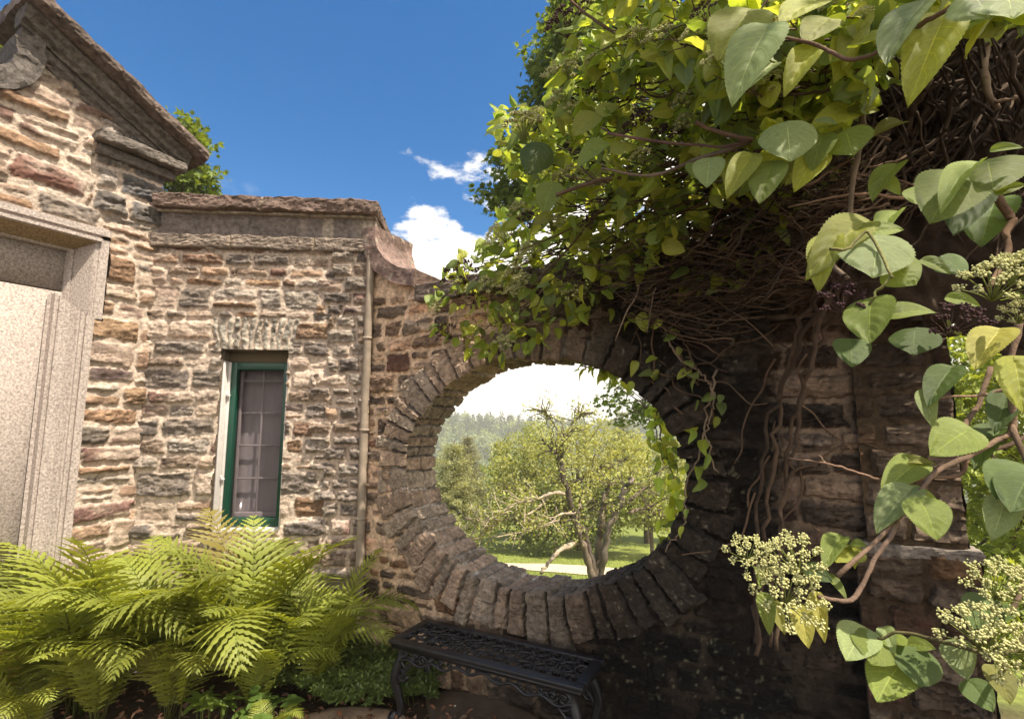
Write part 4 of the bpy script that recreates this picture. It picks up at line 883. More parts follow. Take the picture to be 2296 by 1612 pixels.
# ------------------------------------------------------------------ trees beyond the walls
DIA = (np.array([(0, 0, 0), (.42, .5, .10), (0, 1, -.05), (-.42, .5, .10)]), [np.array([(0, 1, 2, 3)])])
st_ = [(0, -.5)]
for k in range(5):
    a = math.radians(-62 + k * 62 / 2 * 1.0) if 0 else math.radians(-100 + k * 50); st_.append((math.sin(a) * .52 * (1.25 if k == 2 else 1), math.cos(a) * .52 * (1.35 if k == 2 else 1)))
    if k < 4: a2 = a + math.radians(25); st_.append((math.sin(a2) * .20, math.cos(a2) * .20))
MAPLE = (np.array([(x, y + .5, -.25 * (x * x + y * y)) for x, y in st_]), [np.array([(0, i + 1, i) for i in range(1, 9)])])
def leaf_cloud(name, centres, rad, per, size, colr, tmpl, seed, parent, flat=.7, out=.5, m_=None):
    r = np.random.default_rng(seed); centres = np.asarray(centres, float); n = len(centres) * per
    c = np.repeat(centres, per, 0); rd = np.repeat(np.broadcast_to(rad, (len(centres),)), per)
    off = rand_unit(n, r) * (r.random(n) ** .45)[:, None] * [1, 1, flat]; P = c + off * rd[:, None]
    D = unit(rand_unit(n, r) + off * .8 - [0, 0, .3]); Nn = unit(rand_unit(n, r) * .7 + off * out + [0, 0, .8]); X, Y, Z = axes(D, Nn)
    g = np.repeat(r.uniform(.72, 1.28, len(centres)), per)[:, None] * r.uniform(.8, 1.2, (n, 1)); col = np.array(colr) * g
    V, Fs, cc, uv = scatter(tmpl[0], tmpl[1], P, X, Y, Z, size * r.uniform(.65, 1.25, n), col); return mesh_np(name, V, Fs, m_ or M_TREE, parent, cc, smooth=False)
def crown_pts(c, rad, n, seed, hollow=.5):
    r = np.random.default_rng(seed); d = rand_unit(n, r) * (hollow + (1 - hollow) * r.random(n) ** .6)[:, None]; d *= (1 + .28 * fbm(d[:, 0] * 2 + seed, d[:, 1] * 2, d[:, 2] * 2, 2, seed))[:, None]; return np.array(c) + d * np.array(rad)
def gtree(name, label, x, y, h0, rad, n, per, size, colr, seed, trunk=.14, tmpl=DIA, cr=.5, zc=None, cat='tree', group=None, z0=None, barkc=(.12, .09, .07), lean=0, extra=None):
    h = h0; z0 = float(zt(x, y)) if z0 is None else z0; t = thing(name, label, cat, (x, y, z0), 0, group); r = np.random.default_rng(seed); b = MB(); zc = h - rad[2] * .85 if zc is None else zc
    top = np.array([r.normal() * .1, r.normal() * .1, zc]); b.tube(smooth_path([(lean, 0, -.2), (lean * .97, 0, zc * .5), (lean * .8, 0, zc * .8), top, top + [0, 0, rad[2] * .6]], 6), np.linspace(trunk, trunk * .25, 25), 8, jit=.06, col=np.tile(barkc, (25, 1)))
    cp = crown_pts((0, 0, zc), rad, n, seed)
    for (ec, er, en) in (extra or []): cp = np.concatenate([cp, crown_pts(np.array(ec) + [0, 0, zc], er, en, seed + 7)])
    for k in range(min(26, n)):
        q = cp[k]; s_ = np.array([lean * .0, 0, zc - rad[2] * r.uniform(0, .6)]); s_[2] = max(s_[2], h * .12); b.tube(smooth_path([s_, (s_ + q) / 2 + r.normal(size=3) * .12 * rad[0] * .4, q], 5), np.linspace(trunk * .35, trunk * .08, 11), 5, col=np.tile(barkc, (11, 1)))
    b.build('trunk', M_BARK, t); leaf_cloud('crown', cp, cr, per, size, colr, tmpl, seed + 1, t); return t
def pine(label, x, y, h, rb, seed, colr=(.075, .11, .045), z0=None):
    z0 = float(zt(x, y)) if z0 is None else z0; r = np.random.default_rng(seed); t = thing('pine_tree', label, 'pine tree', (x, y, z0)); b = MB(); b.tube([(0, 0, 0), (0, 0, h * .5), (0, 0, h)], [.14, .09, .02], 8, col=np.tile((.12, .09, .07), (3, 1)))
    cp, rd = [], []
    z = h * .14
    while z < h * .97:
        R = rb * (1 - z / h) ** .75 * r.uniform(.8, 1.1); k = int(r.integers(6, 9)); a0 = r.uniform(0, 6)
        for j in range(k):
            a = a0 + j * 6.283 / k; L = R * r.uniform(.7, 1.1); tip = np.array([math.cos(a) * L, math.sin(a) * L, z + L * .22]); b.tube([(0, 0, z), tip * [.5, .5, 1] + [0, 0, -L * .08], tip], [.03, .02, .008], 4, col=np.tile((.12, .09, .07), (3, 1)))
            for q in np.linspace(.35, 1, max(2, int(L / .28))): cp.append([tip[0] * q, tip[1] * q, z + (tip[2] - z) * q + .03]); rd.append(.22 + .10 * q)
        z += h * .052
    b.build('trunk', M_BARK, t); n = len(cp); leaf_cloud('crown', cp, np.array(rd), 46, .13, colr, (DIA[0] * [.42, 1, 1], DIA[1]), seed, t, flat=.5); return t
def onpx(x, y_ground_dist): return (x - CX) / F * y_ground_dist
# pruned apple-like tree in front of the lawn
def lawn_tree():
    Y0 = 14.0; x0 = onpx(1338, Y0); z0 = float(zt(x0, Y0)); t = thing('fruit_tree', 'old fruit tree with pruned pale trunks and sparse leaves, seen through the oval opening', 'tree', (x0, Y0, z0))
    r = np.random.default_rng(71); b = MB(); o = np.array([x0, Y0, z0]); tips = []
    def br(pts, r0, r1, Yd=None, sides=8, twigs=0, tl=.5, colr=(.17, .13, .10)):
        P = np.array([at(px_, py_, Y0 + dy) for px_, py_, dy in pts]) - o; P = smooth_path(P, 7); n = len(P); P[1:] += r.normal(size=(n - 1, 3)) * r1 * .35
        rr = np.linspace(r0, r1, n) * (1 + .13 * r.normal(size=n)); b.tube(P, rr, sides, col=np.array(colr) * (1 + .25 * r.normal(size=(n, 1))), jit=.08)
        for k in range(twigs):
            i = int(r.integers(n // 3, n)); d = unit(P[min(i + 1, n - 1)] - P[i - 1]) * .6 + rand_unit(1, r)[0] * .8 + [0, 0, .25]; q = P[i]; ps = [q]
            for s_ in range(4): d = unit(d + r.normal(size=3) * .35); ps.append(ps[-1] + d * tl * r.uniform(.15, .4)); tips.append(ps[-1])
            b.tube(ps, np.linspace(.020, .006, 5), 4, col=np.tile(colr, (5, 1)))
    br([(1335, 1300, 0), (1312, 1200, .1), (1285, 1160, 0), (1275, 1100, -.1), (1262, 1070, 0), (1258, 1035, .1), (1240, 1010, .2), (1215, 985, .3)], .105, .03, twigs=34, colr=(.09, .07, .055))
    br([(1262, 1070, 0), (1250, 1050, .4), (1258, 1020, .5), (1262, 985, .4), (1290, 960, .6)], .05, .018, twigs=26)
    br([(1345, 1300, .1), (1362, 1200, 0), (1385, 1140, 0), (1410, 1085, 0), (1418, 1075, 0)], .10, .065, twigs=14, colr=(.15, .12, .10))
    br([(1335, 1300, .4), (1345, 1200, .5), (1352, 1140, .5), (1362, 1095, .5), (1367, 1083, .5)], .11, .055, twigs=12)
    br([(1330, 1300, -.1), (1310, 1230, -.2), (1295, 1180, -.2), (1300, 1130, 0)], .10, .04, twigs=16)
    br([(1405, 1130, 0), (1440, 1100, .1), (1470, 1085, .1), (1500, 1080, .1)], .05, .015, twigs=20)
    br([(1272, 1110, 0), (1245, 1105, -.3), (1200, 1120, -.5), (1150, 1135, -.7), (1105, 1160, -.8), (1060, 1180, -.8)], .055, .016, twigs=46, tl=.6, colr=(.42, .34, .26))
    br([(1232, 1112, -.3), (1190, 1150, -.5), (1130, 1165, -.6), (1080, 1200, -.7), (1060, 1225, -.7)], .036, .012, twigs=36, tl=.6, colr=(.42, .34, .26))
    br([(1290, 1150, 0), (1250, 1155, -.5), (1235, 1175, -.6), (1180, 1190, -.7), (1110, 1205, -.9)], .038, .012, twigs=30, tl=.5, colr=(.42, .34, .26))
    br([(1300, 1215, -.1), (1260, 1230, -.6), (1235, 1255, -.9), (1212, 1285, -1.1)], .07, .035, colr=(.40, .32, .24))
    br([(1410, 1150, 0), (1450, 1140, .2), (1490, 1160, .3), (1520, 1170, .3)], .04, .012, twigs=36)
    br([(1262, 985, .4), (1235, 940, .6), (1215, 920, .5)], .02, .007, twigs=22); br([(1262, 985, .4), (1290, 940, .6), (1310, 925, .4)], .018, .006, twigs=22)
    b.build('trunk', M_BARK, t); tips = np.array(tips)
    tips = tips[r.random(len(tips)) < .85]
    leaf_cloud('crown', tips, .22, 4, .07, (.33, .35, .12), DIA, 72, t, flat=.8)
lawn_tree()
gtree('leafy_tree', 'broad light green leafy tree directly behind the old fruit tree', onpx(1290, 27), 27, 6.2, (4.4, 2.6, 3.0), 240, 60, .15, (.31, .32, .12), 81, .2, cr=.62, group='trees beyond the lawn')
gtree('leafy_tree', 'rounded bright green tree behind the left side of the fruit tree', onpx(1180, 31), 31, 6.1, (2.3, 2.0, 2.8), 130, 60, .15, (.23, .26, .08), 83, .2, cr=.62, group='trees beyond the lawn')
gtree('leafy_tree', 'pale green tree to the right of the fruit tree across the lawn', onpx(1440, 30), 30, 6.1, (2.9, 2.2, 2.9), 150, 60, .15, (.28, .30, .11), 85, .2, cr=.62, group='trees beyond the lawn')
gtree('leafy_tree', 'low dark leafy tree at the lawn edge below the light green trees', onpx(1240, 25), 25, 3.2, (3.6, 1.2, 1.6), 110, 50, .15, (.13, .16, .05), 87, .12, cr=.5, group='trees beyond the lawn')
gtree('leafy_tree', 'small tree with a thin dark trunk at the right edge of the lawn', onpx(1450, 24.5), 24.5, 3.6, (1.9, 1.3, 1.2), 60, 50, .15, (.20, .23, .07), 89, .10, cr=.45, group='trees beyond the lawn')
pine('grey-green pine at the left side of the view through the oval opening', onpx(1020, 26), 26, 5.3, 2.6, 91, (.28, .29, .16))
pine('blue-green pine behind the left pine, its top breaking the hill', onpx(1050, 44), 44, 6.6, 2.4, 93, (.18, .17, .10))
pine('tall dark pine rising at the upper right of the view through the oval opening', onpx(1395, 40), 40, 8.9, 3.0, 95, (.20, .22, .14))
# maples above the walls
def hang(name, label, ctr, rad, n, per, size, colr, seed, trunk=.16, cr=.4, **kw):
    x, y, z = ctr; z0 = float(zt(x, y)); return gtree(name, label, x, y, z - z0 + rad[2], rad, n, per, size, colr, seed, trunk, MAPLE, cr, zc=z - z0, z0=z0, **kw)
a = at(1330, 190, 9.5); hang('maple_tree', 'maple behind the vine, its crown outlined against the blue sky', a, (1.35, 1.3, 2.3), 190, 62, .13, (.14, .19, .045), 101, lean=3.2, extra=[((-1.15, 0, -1.75), (.85, .8, .75), 45), ((-.5, 0, -1.3), (.9, .8, .9), 40), ((-1.75, 0, -2.45), (.42, .4, .22), 9)])
a = at(395, 380, 10); hang('maple_tree', 'maple showing between the gable and the flat coping of the window bay', (a[0] - .05, a[1], a[2] - .75), (.85, .9, 1.9), 95, 60, .14, (.15, .20, .045), 105, .1, .34)
a = at(-20, 120, 9); hang('maple_tree', 'maple behind the broken gable in the top left corner', (a[0] - .45, a[1], a[2] - .2), (.75, .8, 1.6), 60, 50, .14, (.15, .20, .045), 107, .1, .35)
# trees right of the pier
for k, (px_, py_, Y, rad, n, col_, lb) in enumerate((
  (2230, 1050, 5.2, (1.1, .8, 1.7), 130, (.26, .31, .07), 'bright green maple right behind the edge of the stone pier'),
  (2290, 900, 8.5, (2.3, 1.6, 3.0), 210, (.24, .29, .07), 'taller maple further back at the right edge, behind the pier'),
  (2260, 1420, 4.3, (.8, .6, .55), 70, (.26, .31, .07), 'low leafy maple sapling at the foot of the pier, lower right'))):
    a = at(px_, py_, Y); hang('maple_tree', lb, (a[0] + .35, a[1], a[2]), rad, n, 60, .085 if k != 1 else .13, col_, 111 + 2 * k, .07, .26 if k != 1 else .4)
a = at(1480, 885, 11); hang('maple_tree', 'dark-leaved maple overhanging the upper right of the view through the oval opening', a, (1.35, .9, .85), 46, 34, .10, (.12, .17, .045), 97, .08, .22, lean=3.0)
# wooded hill
def hill_wood():
    r = np.random.default_rng(121); n = 3400; y = r.uniform(60, 430, n); x = r.uniform(-.35, .55, n) * y; z = zt(x, y); rad = r.uniform(2.6, 4.2, n) * (1 + (y > 300) * .1)
    keep = (y > 150) | (r.random(n) < .5); x, y, z, rad = x[keep], y[keep], z[keep], rad[keep]; n = len(x); con = r.random(n) < (.25 + .5 * (y > 360))
    P = []; per = 60; c = np.stack([x, y, z + rad * .8], -1); d = rand_unit(n * per, r) * (r.random(n * per) ** .4)[:, None]
    zz = (d[:, 2] + 1) / 2; cr_ = np.repeat(con, per); d[:, 0] *= np.where(cr_, .75 * (1.1 - zz), 1); d[:, 1] *= np.where(cr_, .75 * (1.1 - zz), 1); d[:, 2] *= np.where(cr_, 1.15, .85)
    P = np.repeat(c, per, 0) + d * np.repeat(rad, per)[:, None]; Dd = rand_unit(n * per, r); Nn = unit(d + [0, 0, .7]); X, Y, Z = axes(Dd, Nn)
    pal = 1.6 * np.array([(.16, .19, .08), (.13, .165, .075), (.18, .205, .09), (.10, .125, .07)]); cb = pal[r.integers(0, 4, n)]; cb = np.where(con[:, None], np.array((.075, .10, .05)), cb); cb = cb * r.uniform(.8, 1.2, (n, 1))
    V, Fs, cc, uv = scatter(DIA[0], DIA[1], P, X, Y, Z, r.uniform(1.0, 1.9, n * per), np.repeat(cb, per, 0)); tag(mesh_np('hillside_wood', V, Fs, M_TREE, None, cc, smooth=False), 'mixed wood covering the far hillside seen through the oval', 'wood', kind='stuff')
hill_wood()
def far_hill():
    xs = np.linspace(-300, 1500, 120); ys = np.array([1700, 1900, 2300, 2600]); hh = np.array([-60, 0, 1, -60.])
    X, Y = np.meshgrid(xs, ys, indexing='ij'); Z = -45 + np.where(np.isin(Y, [1900, 2300]), 1, 0) * (22 + 12 * np.sin(X / 130) + 9 * vn(X / 60, Y / 400)); Z = np.where(np.isin(Y, [1700, 2600]), -70, Z)
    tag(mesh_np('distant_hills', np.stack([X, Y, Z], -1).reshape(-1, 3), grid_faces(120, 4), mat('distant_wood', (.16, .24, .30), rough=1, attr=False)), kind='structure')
far_hill()
def lawn_grass():
    r = np.random.default_rng(131); n = 42000; y = 5.0 + 20 * r.random(n) ** .8; x = r.uniform(-.25, 1.3, n) * y; m = (y + .45 * np.clip(x, -4, 6)) > 5.2; x, y = x[m], y[m]
    yc_ = 21.5 - .10 * x + .4 * np.sin(x * .2); m = np.abs(y - yc_) > 1.1; x, y = x[m], y[m]; n = len(x)
    z = zt(x, y); a = r.uniform(0, 6.28, n); D = np.stack([np.cos(a) * .4, np.sin(a) * .4, np.ones(n)], -1); X, Y, Z = axes(D, rand_unit(n, r) + [0, 0, .1])
    T = (np.array([(-.12, 0, 0), (.12, 0, 0), (.02, 1, .1)]), [np.array([(0, 1, 2)])]); V, Fs, cc, uv = scatter(T[0], T[1], np.stack([x, y, z], -1), X, Y, Z, r.uniform(.05, .11, n), np.array((.22, .26, .055)) * r.uniform(.7, 1.3, (n, 1)))
    tag(mesh_np('lawn_grass', V, Fs, M_TREE, None, cc, smooth=False), 'sunlit lawn grass on the slope beyond the oval opening', 'grass', kind='stuff')
lawn_grass()
def haze():
    b = MB(); b.box(-1000, 1200, -70, 960, -110, 13); o = b.build('haze', None, None, False); m = bpy.data.materials.new('air'); m.use_nodes = True; nt = m.node_tree; nt.nodes.remove(nt.nodes['Principled BSDF']); v = nt.nodes.new('ShaderNodeVolumePrincipled'); v.inputs['Color'].default_value = (.93, .93, .86, 1); v.inputs['Density'].default_value = .0010; nt.links.new(v.outputs[0], nt.nodes['Material Output'].inputs['Volume']); o.data.materials.append(m); tag(o, 'thin pale summer haze in the air over the valley', 'haze', kind='stuff')
haze()
# ------------------------------------------------------------------ climbing hydrangea
vine = thing('climbing_hydrangea', 'huge climbing hydrangea spilling over the dark wall and pier, with cream flowers', 'climbing plant', tuple(OC + uC * 2.0))
iv = Matrix.Translation(vine.location).inverted()
def adv(o): o.parent = vine; o.matrix_parent_inverse = iv; return o
CP = np.array([(960, 680, 3.15), (1130, 770, 2.85), (1000, 720, 3.05), (1120, 270, 2.2), (1080, 560, 2.75), (1250, 50, 1.9), (1300, 650, 2.5), (1250, 400, 2.2), (1420, 320, 1.75), (1650, 100, 1.2), (1500, 0, 1.45), (1780, 300, 1.3), (1950, 100, 1.1), (2100, 0, 1.0), (1600, 560, 2.0), (1500, 720, 2.45), (1850, 450, 1.5), (2000, 600, 1.7), (2250, 300, 1.4), (2296, -100, 1.0)])
def depthY(x, y):
    d2 = (np.asarray(x)[..., None] - CP[:, 0]) ** 2 + (np.asarray(y)[..., None] - CP[:, 1]) ** 2 + 900; w_ = 1 / d2 ** 1.4; return (w_ * CP[:, 2]).sum(-1) / w_.sum(-1)
def atv(x, y, Y):
    dx, dz = (np.asarray(x) - CX) / F, -(np.asarray(y) - CY) / F; c, s = math.cos(PITCH), math.sin(PITCH); d = np.stack([dx, c - dz * s, s + dz * c], -1); return CAM + d * (np.asarray(Y) / d[..., 1])[..., None]
def inpoly(x, y, poly):
    r = np.zeros(len(x), bool); n = len(poly)
    for i in range(n):
        (x0, y0), (x1, y1) = poly[i], poly[(i + 1) % n]; c = ((y0 > y) != (y1 > y)) & (x < (x1 - x0) * (y - y0) / (y1 - y0 + 1e-9) + x0); r ^= c
    return r
RV = np.random.default_rng(77)
POLY = [(955, 650), (985, 600), (1075, 555), (1110, 490), (1190, 440), (1150, 380), (1108, 330), (1112, 250), (1150, 215), (1210, 250), (1262, 150), (1292, 60), (1292, -60), (2350, -60), (2350, 40), (2060, 60), (1960, 180), (1900, 300), (1720, 400), (1560, 500), (1450, 600), (1350, 670), (1290, 730), (1150, 800), (1040, 790), (975, 750)]
UNDER = [(1300, 480), (1560, 380), (1720, 330), (1900, 250), (1930, 330), (1760, 520), (1700, 640), (1560, 700), (1420, 720), (1330, 680)]
def sample(poly, n, r):
    xs = [p[0] for p in poly]; ys = [p[1] for p in poly]; x = r.uniform(min(xs), max(xs), n * 5); y = r.uniform(min(ys), max(ys), n * 5); m = inpoly(x, y, poly); return x[m][:n], y[m][:n]
def clear_of_wall(P, gap=.10):
    u = (P - OC) @ uC; n_ = (P - OC) @ nC; z = P[:, 2]; bad = (n_ < gap) & (n_ > -TH - .1) & (u > -.7) & (u < 2.7) & (z < 2.58); bad |= (n_ < gap + .05) & (n_ > -.5) & (u > 2.2) & (u < 2.7); return ~bad
LSH = [leaf_shape(9, 7, 1, .38, .35, .6, pucker=.07, side=.1), leaf_shape(9, 7, 1, .33, .8, 1.0, pucker=.07, side=-.5), leaf_shape(9, 7, 1, .42, .10, .2, pucker=.10, curl=.7, side=.4)]
GREENS = 1.9 * np.array([1.05, 1, 1.1]) * np.array([(.14, .18, .026), (.165, .195, .026), (.11, .155, .030), (.19, .21, .04), (.09, .12, .035)])
def mass(n, poly, y0, y1, size, seed, toward=.5, dark=1.0):
    r = np.random.default_rng(seed); x, y = sample(poly, n, r); Y = depthY(x, y) + r.uniform(y0, y1, len(x)); P = atv(x, y, Y); P = P[clear_of_wall(P)]; return P
def leaves_at(P, size, seed, name, dark=1.0, parent=None, dn=.55, m_=M_LEAF):
    r = np.random.default_rng(seed); n = len(P); b = MB(); k = r.integers(0, 3, n)
    D = unit(np.array([-.35, -.25, -dn]) + r.normal(size=(n, 3)) * .75); Nn = unit(np.array([.1, -.45, .75]) + r.normal(size=(n, 3)) * .6)
    g = GREENS[r.integers(0, 5, n)] * r.uniform(.65, 1.3, (n, 1)) * dark; S = size * r.uniform(.55, 1.2, n)
    for q in range(3):
        m = k == q; V0, F0, U0 = LSH[q]; X, Y, Z = axes(D[m], Nn[m]); V, Fs, cc, uv = scatter(V0, [F0], P[m], X, Y, Z, S[m], g[m], U0); b.add(V, Fs, cc, uv)
    # leaf stalks
    o = b.build(name, m_, None); return o
P = np.concatenate([mass(1900, POLY, -.08, .25, 0, 1), mass(1100, POLY, .3, 1.1, 0, 2), mass(260, UNDER, .15, .5, 0, 3)])
# unseen leaves added above and beyond the frame to shade the wall
r = np.random.default_rng(4); n = 1500; u = r.uniform(1.8, 4.2, n); nn_ = r.uniform(-.6, 1.9, n); z = 2.75 + .42 * nn_ + .35 * np.clip(u - 1, 0, 3) + r.uniform(0, .8, n)
Q = OC + u[:, None] * uC + nn_[:, None] * nC; Q[:, 2] += z
pxq = CX + F * Q[:, 0] / np.maximum(Q[:, 1], .1); elev = (Q[:, 2] - 1.6) / np.maximum(Q[:, 1], .05)
Q = Q[((elev > .98) | (pxq > 2420) | (Q[:, 1] < .1)) & clear_of_wall(Q)]
fol = adv(leaves_at(np.concatenate([P, Q]), .082, 5, 'foliage')); fol['kind'] = 'stuff'
# trailing shoots round the rim of the oval and over the dark stones
def c4(x, y): return 749.3 + .4648 * x, 686.8 + .4648 * y
def c6(x, y): return 936.6 + .5036 * x, .5036 * y
def c7(x, y): return 1561 + .5037 * x, .5037 * y
def c8(x, y): return 1561 + .5349 * x, 749.3 + .5349 * y
def on_wall(px_, py_, off): 
    d = ray(px_, py_); t = np.dot(OC + nC * off - CAM, nC) / np.dot(d, nC); return CAM + d * t
BRN = (.15, .095, .06); PALE = (.30, .22, .15)
pts = []; b = MB()
for pth, off, n, sp in (([(1600, 430), (1570, 560), (1590, 680), (1620, 780), (1650, 860), (1640, 980), (1665, 1070), (1560, 1150)], -.22, 80, .04), ([(1190, 290), (1280, 300), (1370, 315), (1440, 340), (1520, 390), (1580, 450)], -.18, 44, .035), ([(1560, 480), (1555, 620), (1590, 760)], -.22, 20, .035)):
    W = smooth_path([on_wall(*c4(*q), off) for q in pth], 8); W += RV.normal(size=W.shape) * .004; b.tube(W, np.linspace(.005, .0025, len(W)), 5, col=np.tile(BRN, (len(W), 1)))
    for k in range(n): pts.append(W[int(RV.integers(len(W)))] + RV.normal(size=3) * sp)
for pth, off, n, sp in (([(1500, 0), (1590, 100), (1650, 230), (1790, 340), (1830, 420), (1810, 560), (1770, 700), (1700, 840), (1690, 1000), (1680, 1080), (1600, 1170)], .07, 16, .03), ([(1400, 40), (1590, 90), (1690, 180), (1760, 360)], .09, 6, .03), ([(1850, 300), (1790, 560), (1850, 800)], .07, 6, .04), ([(1480, 330), (1560, 330), (1680, 330), (1760, 380)], .06, 10, .04)):
    W = smooth_path([on_wall(*c4(*q), off) for q in pth], 8); W += RV.normal(size=W.shape) * .006; b.tube(W, np.linspace(.007, .0035, len(W)), 5, col=np.tile(PALE if off == .07 else BRN, (len(W), 1)))
    for k in range(n): pts.append(W[int(RV.integers(len(W)))] + RV.normal(size=3) * sp + nC * .02)
for k in range(42):                                     # wiry stems clinging to the black part of the wall
    u0, z0 = RV.uniform(1.15, 2.1), RV.uniform(1.1, 2.4); W = [WP(OC, uC, nC, u0, RV.uniform(.03, .07), z0)]; a = RV.uniform(0, 6.28)
    for s_ in range(7): a += RV.normal() * .6; W.append(W[-1] + uC * math.cos(a) * .07 + np.array([0, 0, math.sin(a) * .08]) + nC * RV.normal() * .006)
    if min(float(rho((q_ - OC) @ uC, q_[2])) for q_ in W) < .05: continue
    W = smooth_path(W, 4); b.tube(W, np.linspace(.006, .003, len(W)), 5, col=np.tile(np.array(BRN) * RV.uniform(.6, 1.4), (len(W), 1)))
adv(b.build('trailing_stem', M_BARK)); o = adv(leaves_at(np.array(pts), .070, 7, 'trailing_leaves', 1.2, dn=.9)); o['kind'] = 'stuff'
# twigs
def twig(b, pts, r0, r1, col, wob=.012, sides=5, n=7):
    W = smooth_path(pts, n); W[1:-1] += RV.normal(size=(len(W) - 2, 3)) * wob * (.35 if wob > .005 else .12); k = len(W); W += np.stack([vn(np.linspace(0, 5, k), np.full(k, RV.uniform(0, 99)), seed=q) for q in range(3)], -1) * wob * 1.2
    b.tube(W, np.linspace(r0, r1, k) * (1 + .16 * vn(np.linspace(0, k * .45, k), np.full(k, RV.uniform(0, 99)), seed=3)), sides, col=np.tile(np.array(col) * RV.uniform(.7, 1.3), (k, 1))); return W
b = MB(); r = RV; ex, ey = sample(POLY, 330, r)
for x, y in zip(ex, ey):
    sx, sy = r.uniform(1820, 2320), r.uniform(-60, 520); sx = max(sx, x + 150); Y1 = depthY(x, y) + r.uniform(.05, .4); Y0 = depthY(sx, sy) + r.uniform(.3, .8); mx_, my_ = (x + sx) / 2, (y + sy) / 2 + r.uniform(20, 130)
    twig(b, [at(sx, sy, Y0), at(mx_, my_, (Y0 + Y1) / 2 + .1), at(x, y, Y1)], .0065, .0025, (.07, .045, .03))
adv(b.build('twig_mass', M_BARK))['kind'] = 'stuff'
b = MB(); ex, ey = sample([(1330, 560), (1560, 470), (1720, 400), (1900, 350), (1900, 480), (1720, 640), (1640, 720), (1450, 740), (1370, 700)], 620, r)
for x, y in zip(ex, ey):
    L = r.uniform(90, 260); a = math.radians(r.normal(22, 24)); Y1 = min(depthY(x, y) + r.uniform(.0, .35), 2.5); sx, sy = x + L * math.cos(a), y - L * math.sin(a); Y0 = Y1 - r.uniform(-.1, .15)
    Pq = np.array([at(sx, sy, Y0), at((x + sx) / 2, (y + sy) / 2 + r.uniform(-5, 35), (Y0 + Y1) / 2), at(x, y, Y1)])
    if not clear_of_wall(Pq, .04).all(): Pq = Pq + nC * .25
    twig(b, Pq, .0042, .0016, [(.12, .075, .048), (.20, .13, .085), (.07, .045, .03)][int(r.integers(3))], .012, 4, 5)
adv(b.build('hanging_twigs', M_BARK))['kind'] = 'stuff'
b = MB(); ex, ey = sample([(1000, 660), (1120, 540), (1230, 400), (1200, 260), (1320, 40), (1750, 0), (1750, 250), (1600, 430), (1450, 580), (1250, 720), (1080, 760)], 95, r)
for x, y in zip(ex, ey):                                # bare dark shoots among the front leaves
    L = r.uniform(110, 330); a = math.radians(r.normal(20, 18)); sx, sy = x + L * math.cos(a), y - L * math.sin(a) * .6; Y1 = depthY(x, y) + r.uniform(-.12, .12); Y0 = depthY(sx, sy) + r.uniform(0, .15)
    Pq = np.array([at(sx, sy, Y0), at((x + sx) / 2, (y + sy) / 2 + r.uniform(5, 30), (Y0 + Y1) / 2), at(x, y, Y1)])
    if not clear_of_wall(Pq, .06).all(): continue
    W = twig(b, Pq, .0050, .0020, [(.09, .055, .038), (.17, .11, .075)][int(r.integers(2))], .012, 5, 6)
    for k in range(3): q = W[int(r.integers(3, len(W)))]; e = q + unit(r.normal(size=3) + [-.4, -.2, .4]) * r.uniform(.03, .09); b.tube([q, (q + e) / 2 + r.normal(size=3) * .004, e], [.0022, .0018, .001], 4, col=np.tile((.12, .075, .05), (3, 1)))
adv(b.build('shoots', M_BARK))['kind'] = 'stuff'
# gnarled old trunks on wall and pier
b = MB()
for k in range(4):
    o_ = r.normal(size=2) * 20; dY = r.uniform(-.08, .1)
    W = twig(b, [at(px_ + o_[0], py_ + o_[1] * .4, Y + dY) for px_, py_, Y in ((2160, -60, 1.55), (2095, 150, 1.62), (2040, 300, 1.72), (1960, 450, 1.86), (1890, 620, 2.0), (1820, 780, 2.12), (1770, 960, 2.2), (1745, 1200, 2.12), (1735, 1450, 1.98))], r.uniform(.010, .018), r.uniform(.005, .008), (.09, .058, .038), .03, 8, 8)
adv(b.build('trunk', M_BARK))
b = MB()
for k in range(150):
    sx, sy = r.uniform(1950, 2450), r.uniform(-80, 300); a = r.uniform(-.9, .5); L = r.uniform(200, 480); Y = r.uniform(1.5, 1.95)
    twig(b, [at(sx, sy, Y), at(sx - L * .5 * math.sin(.6 + a) + r.uniform(-40, 40), sy + L * .5 * math.cos(a), Y + .08), at(sx - L * math.sin(.6 + a), min(sy + L * math.cos(a), 760), Y + .1)], r.uniform(.004, .011), .003, (.060, .038, .024), .03, 6, 6)
adv(b.build('old_stems', M_BARK))['kind'] = 'stuff'
def fnM(U, V):
    s = ridge(U * 9 + V * 6 + .6 * fbm(U * 3, V * 3, seed=3), V * 2.4 - U * 1.4, o=4, seed=161); l = fbm(U * 2.2, V * 2.2, o=4, seed=162)
    H = .16 + .11 * l + .05 * s + .02 * fbm(U * 40, V * 14, o=3, seed=163); col = np.array((.032, .020, .013)) * (1 + .6 * s + .4 * l)[..., None]; return H, np.clip(col, .006, .3)
def keepM(U, V): return (V > 2.02 + .12 * fbm(U * 6, V * 0, o=3, seed=164) - .30 * sst(2.5, 2.9, U) + .38 * sst(2.25, 1.9, U)) & (U > 1.78 + .15 * fbm(V * 5, V * 0, o=3, seed=165))
adv(wall_mesh('matted_bark', OC + nC * .06, uC, nC, 1.6, 3.3, 1.6, 4.6, .016, fnM, keepM, M_BARK))
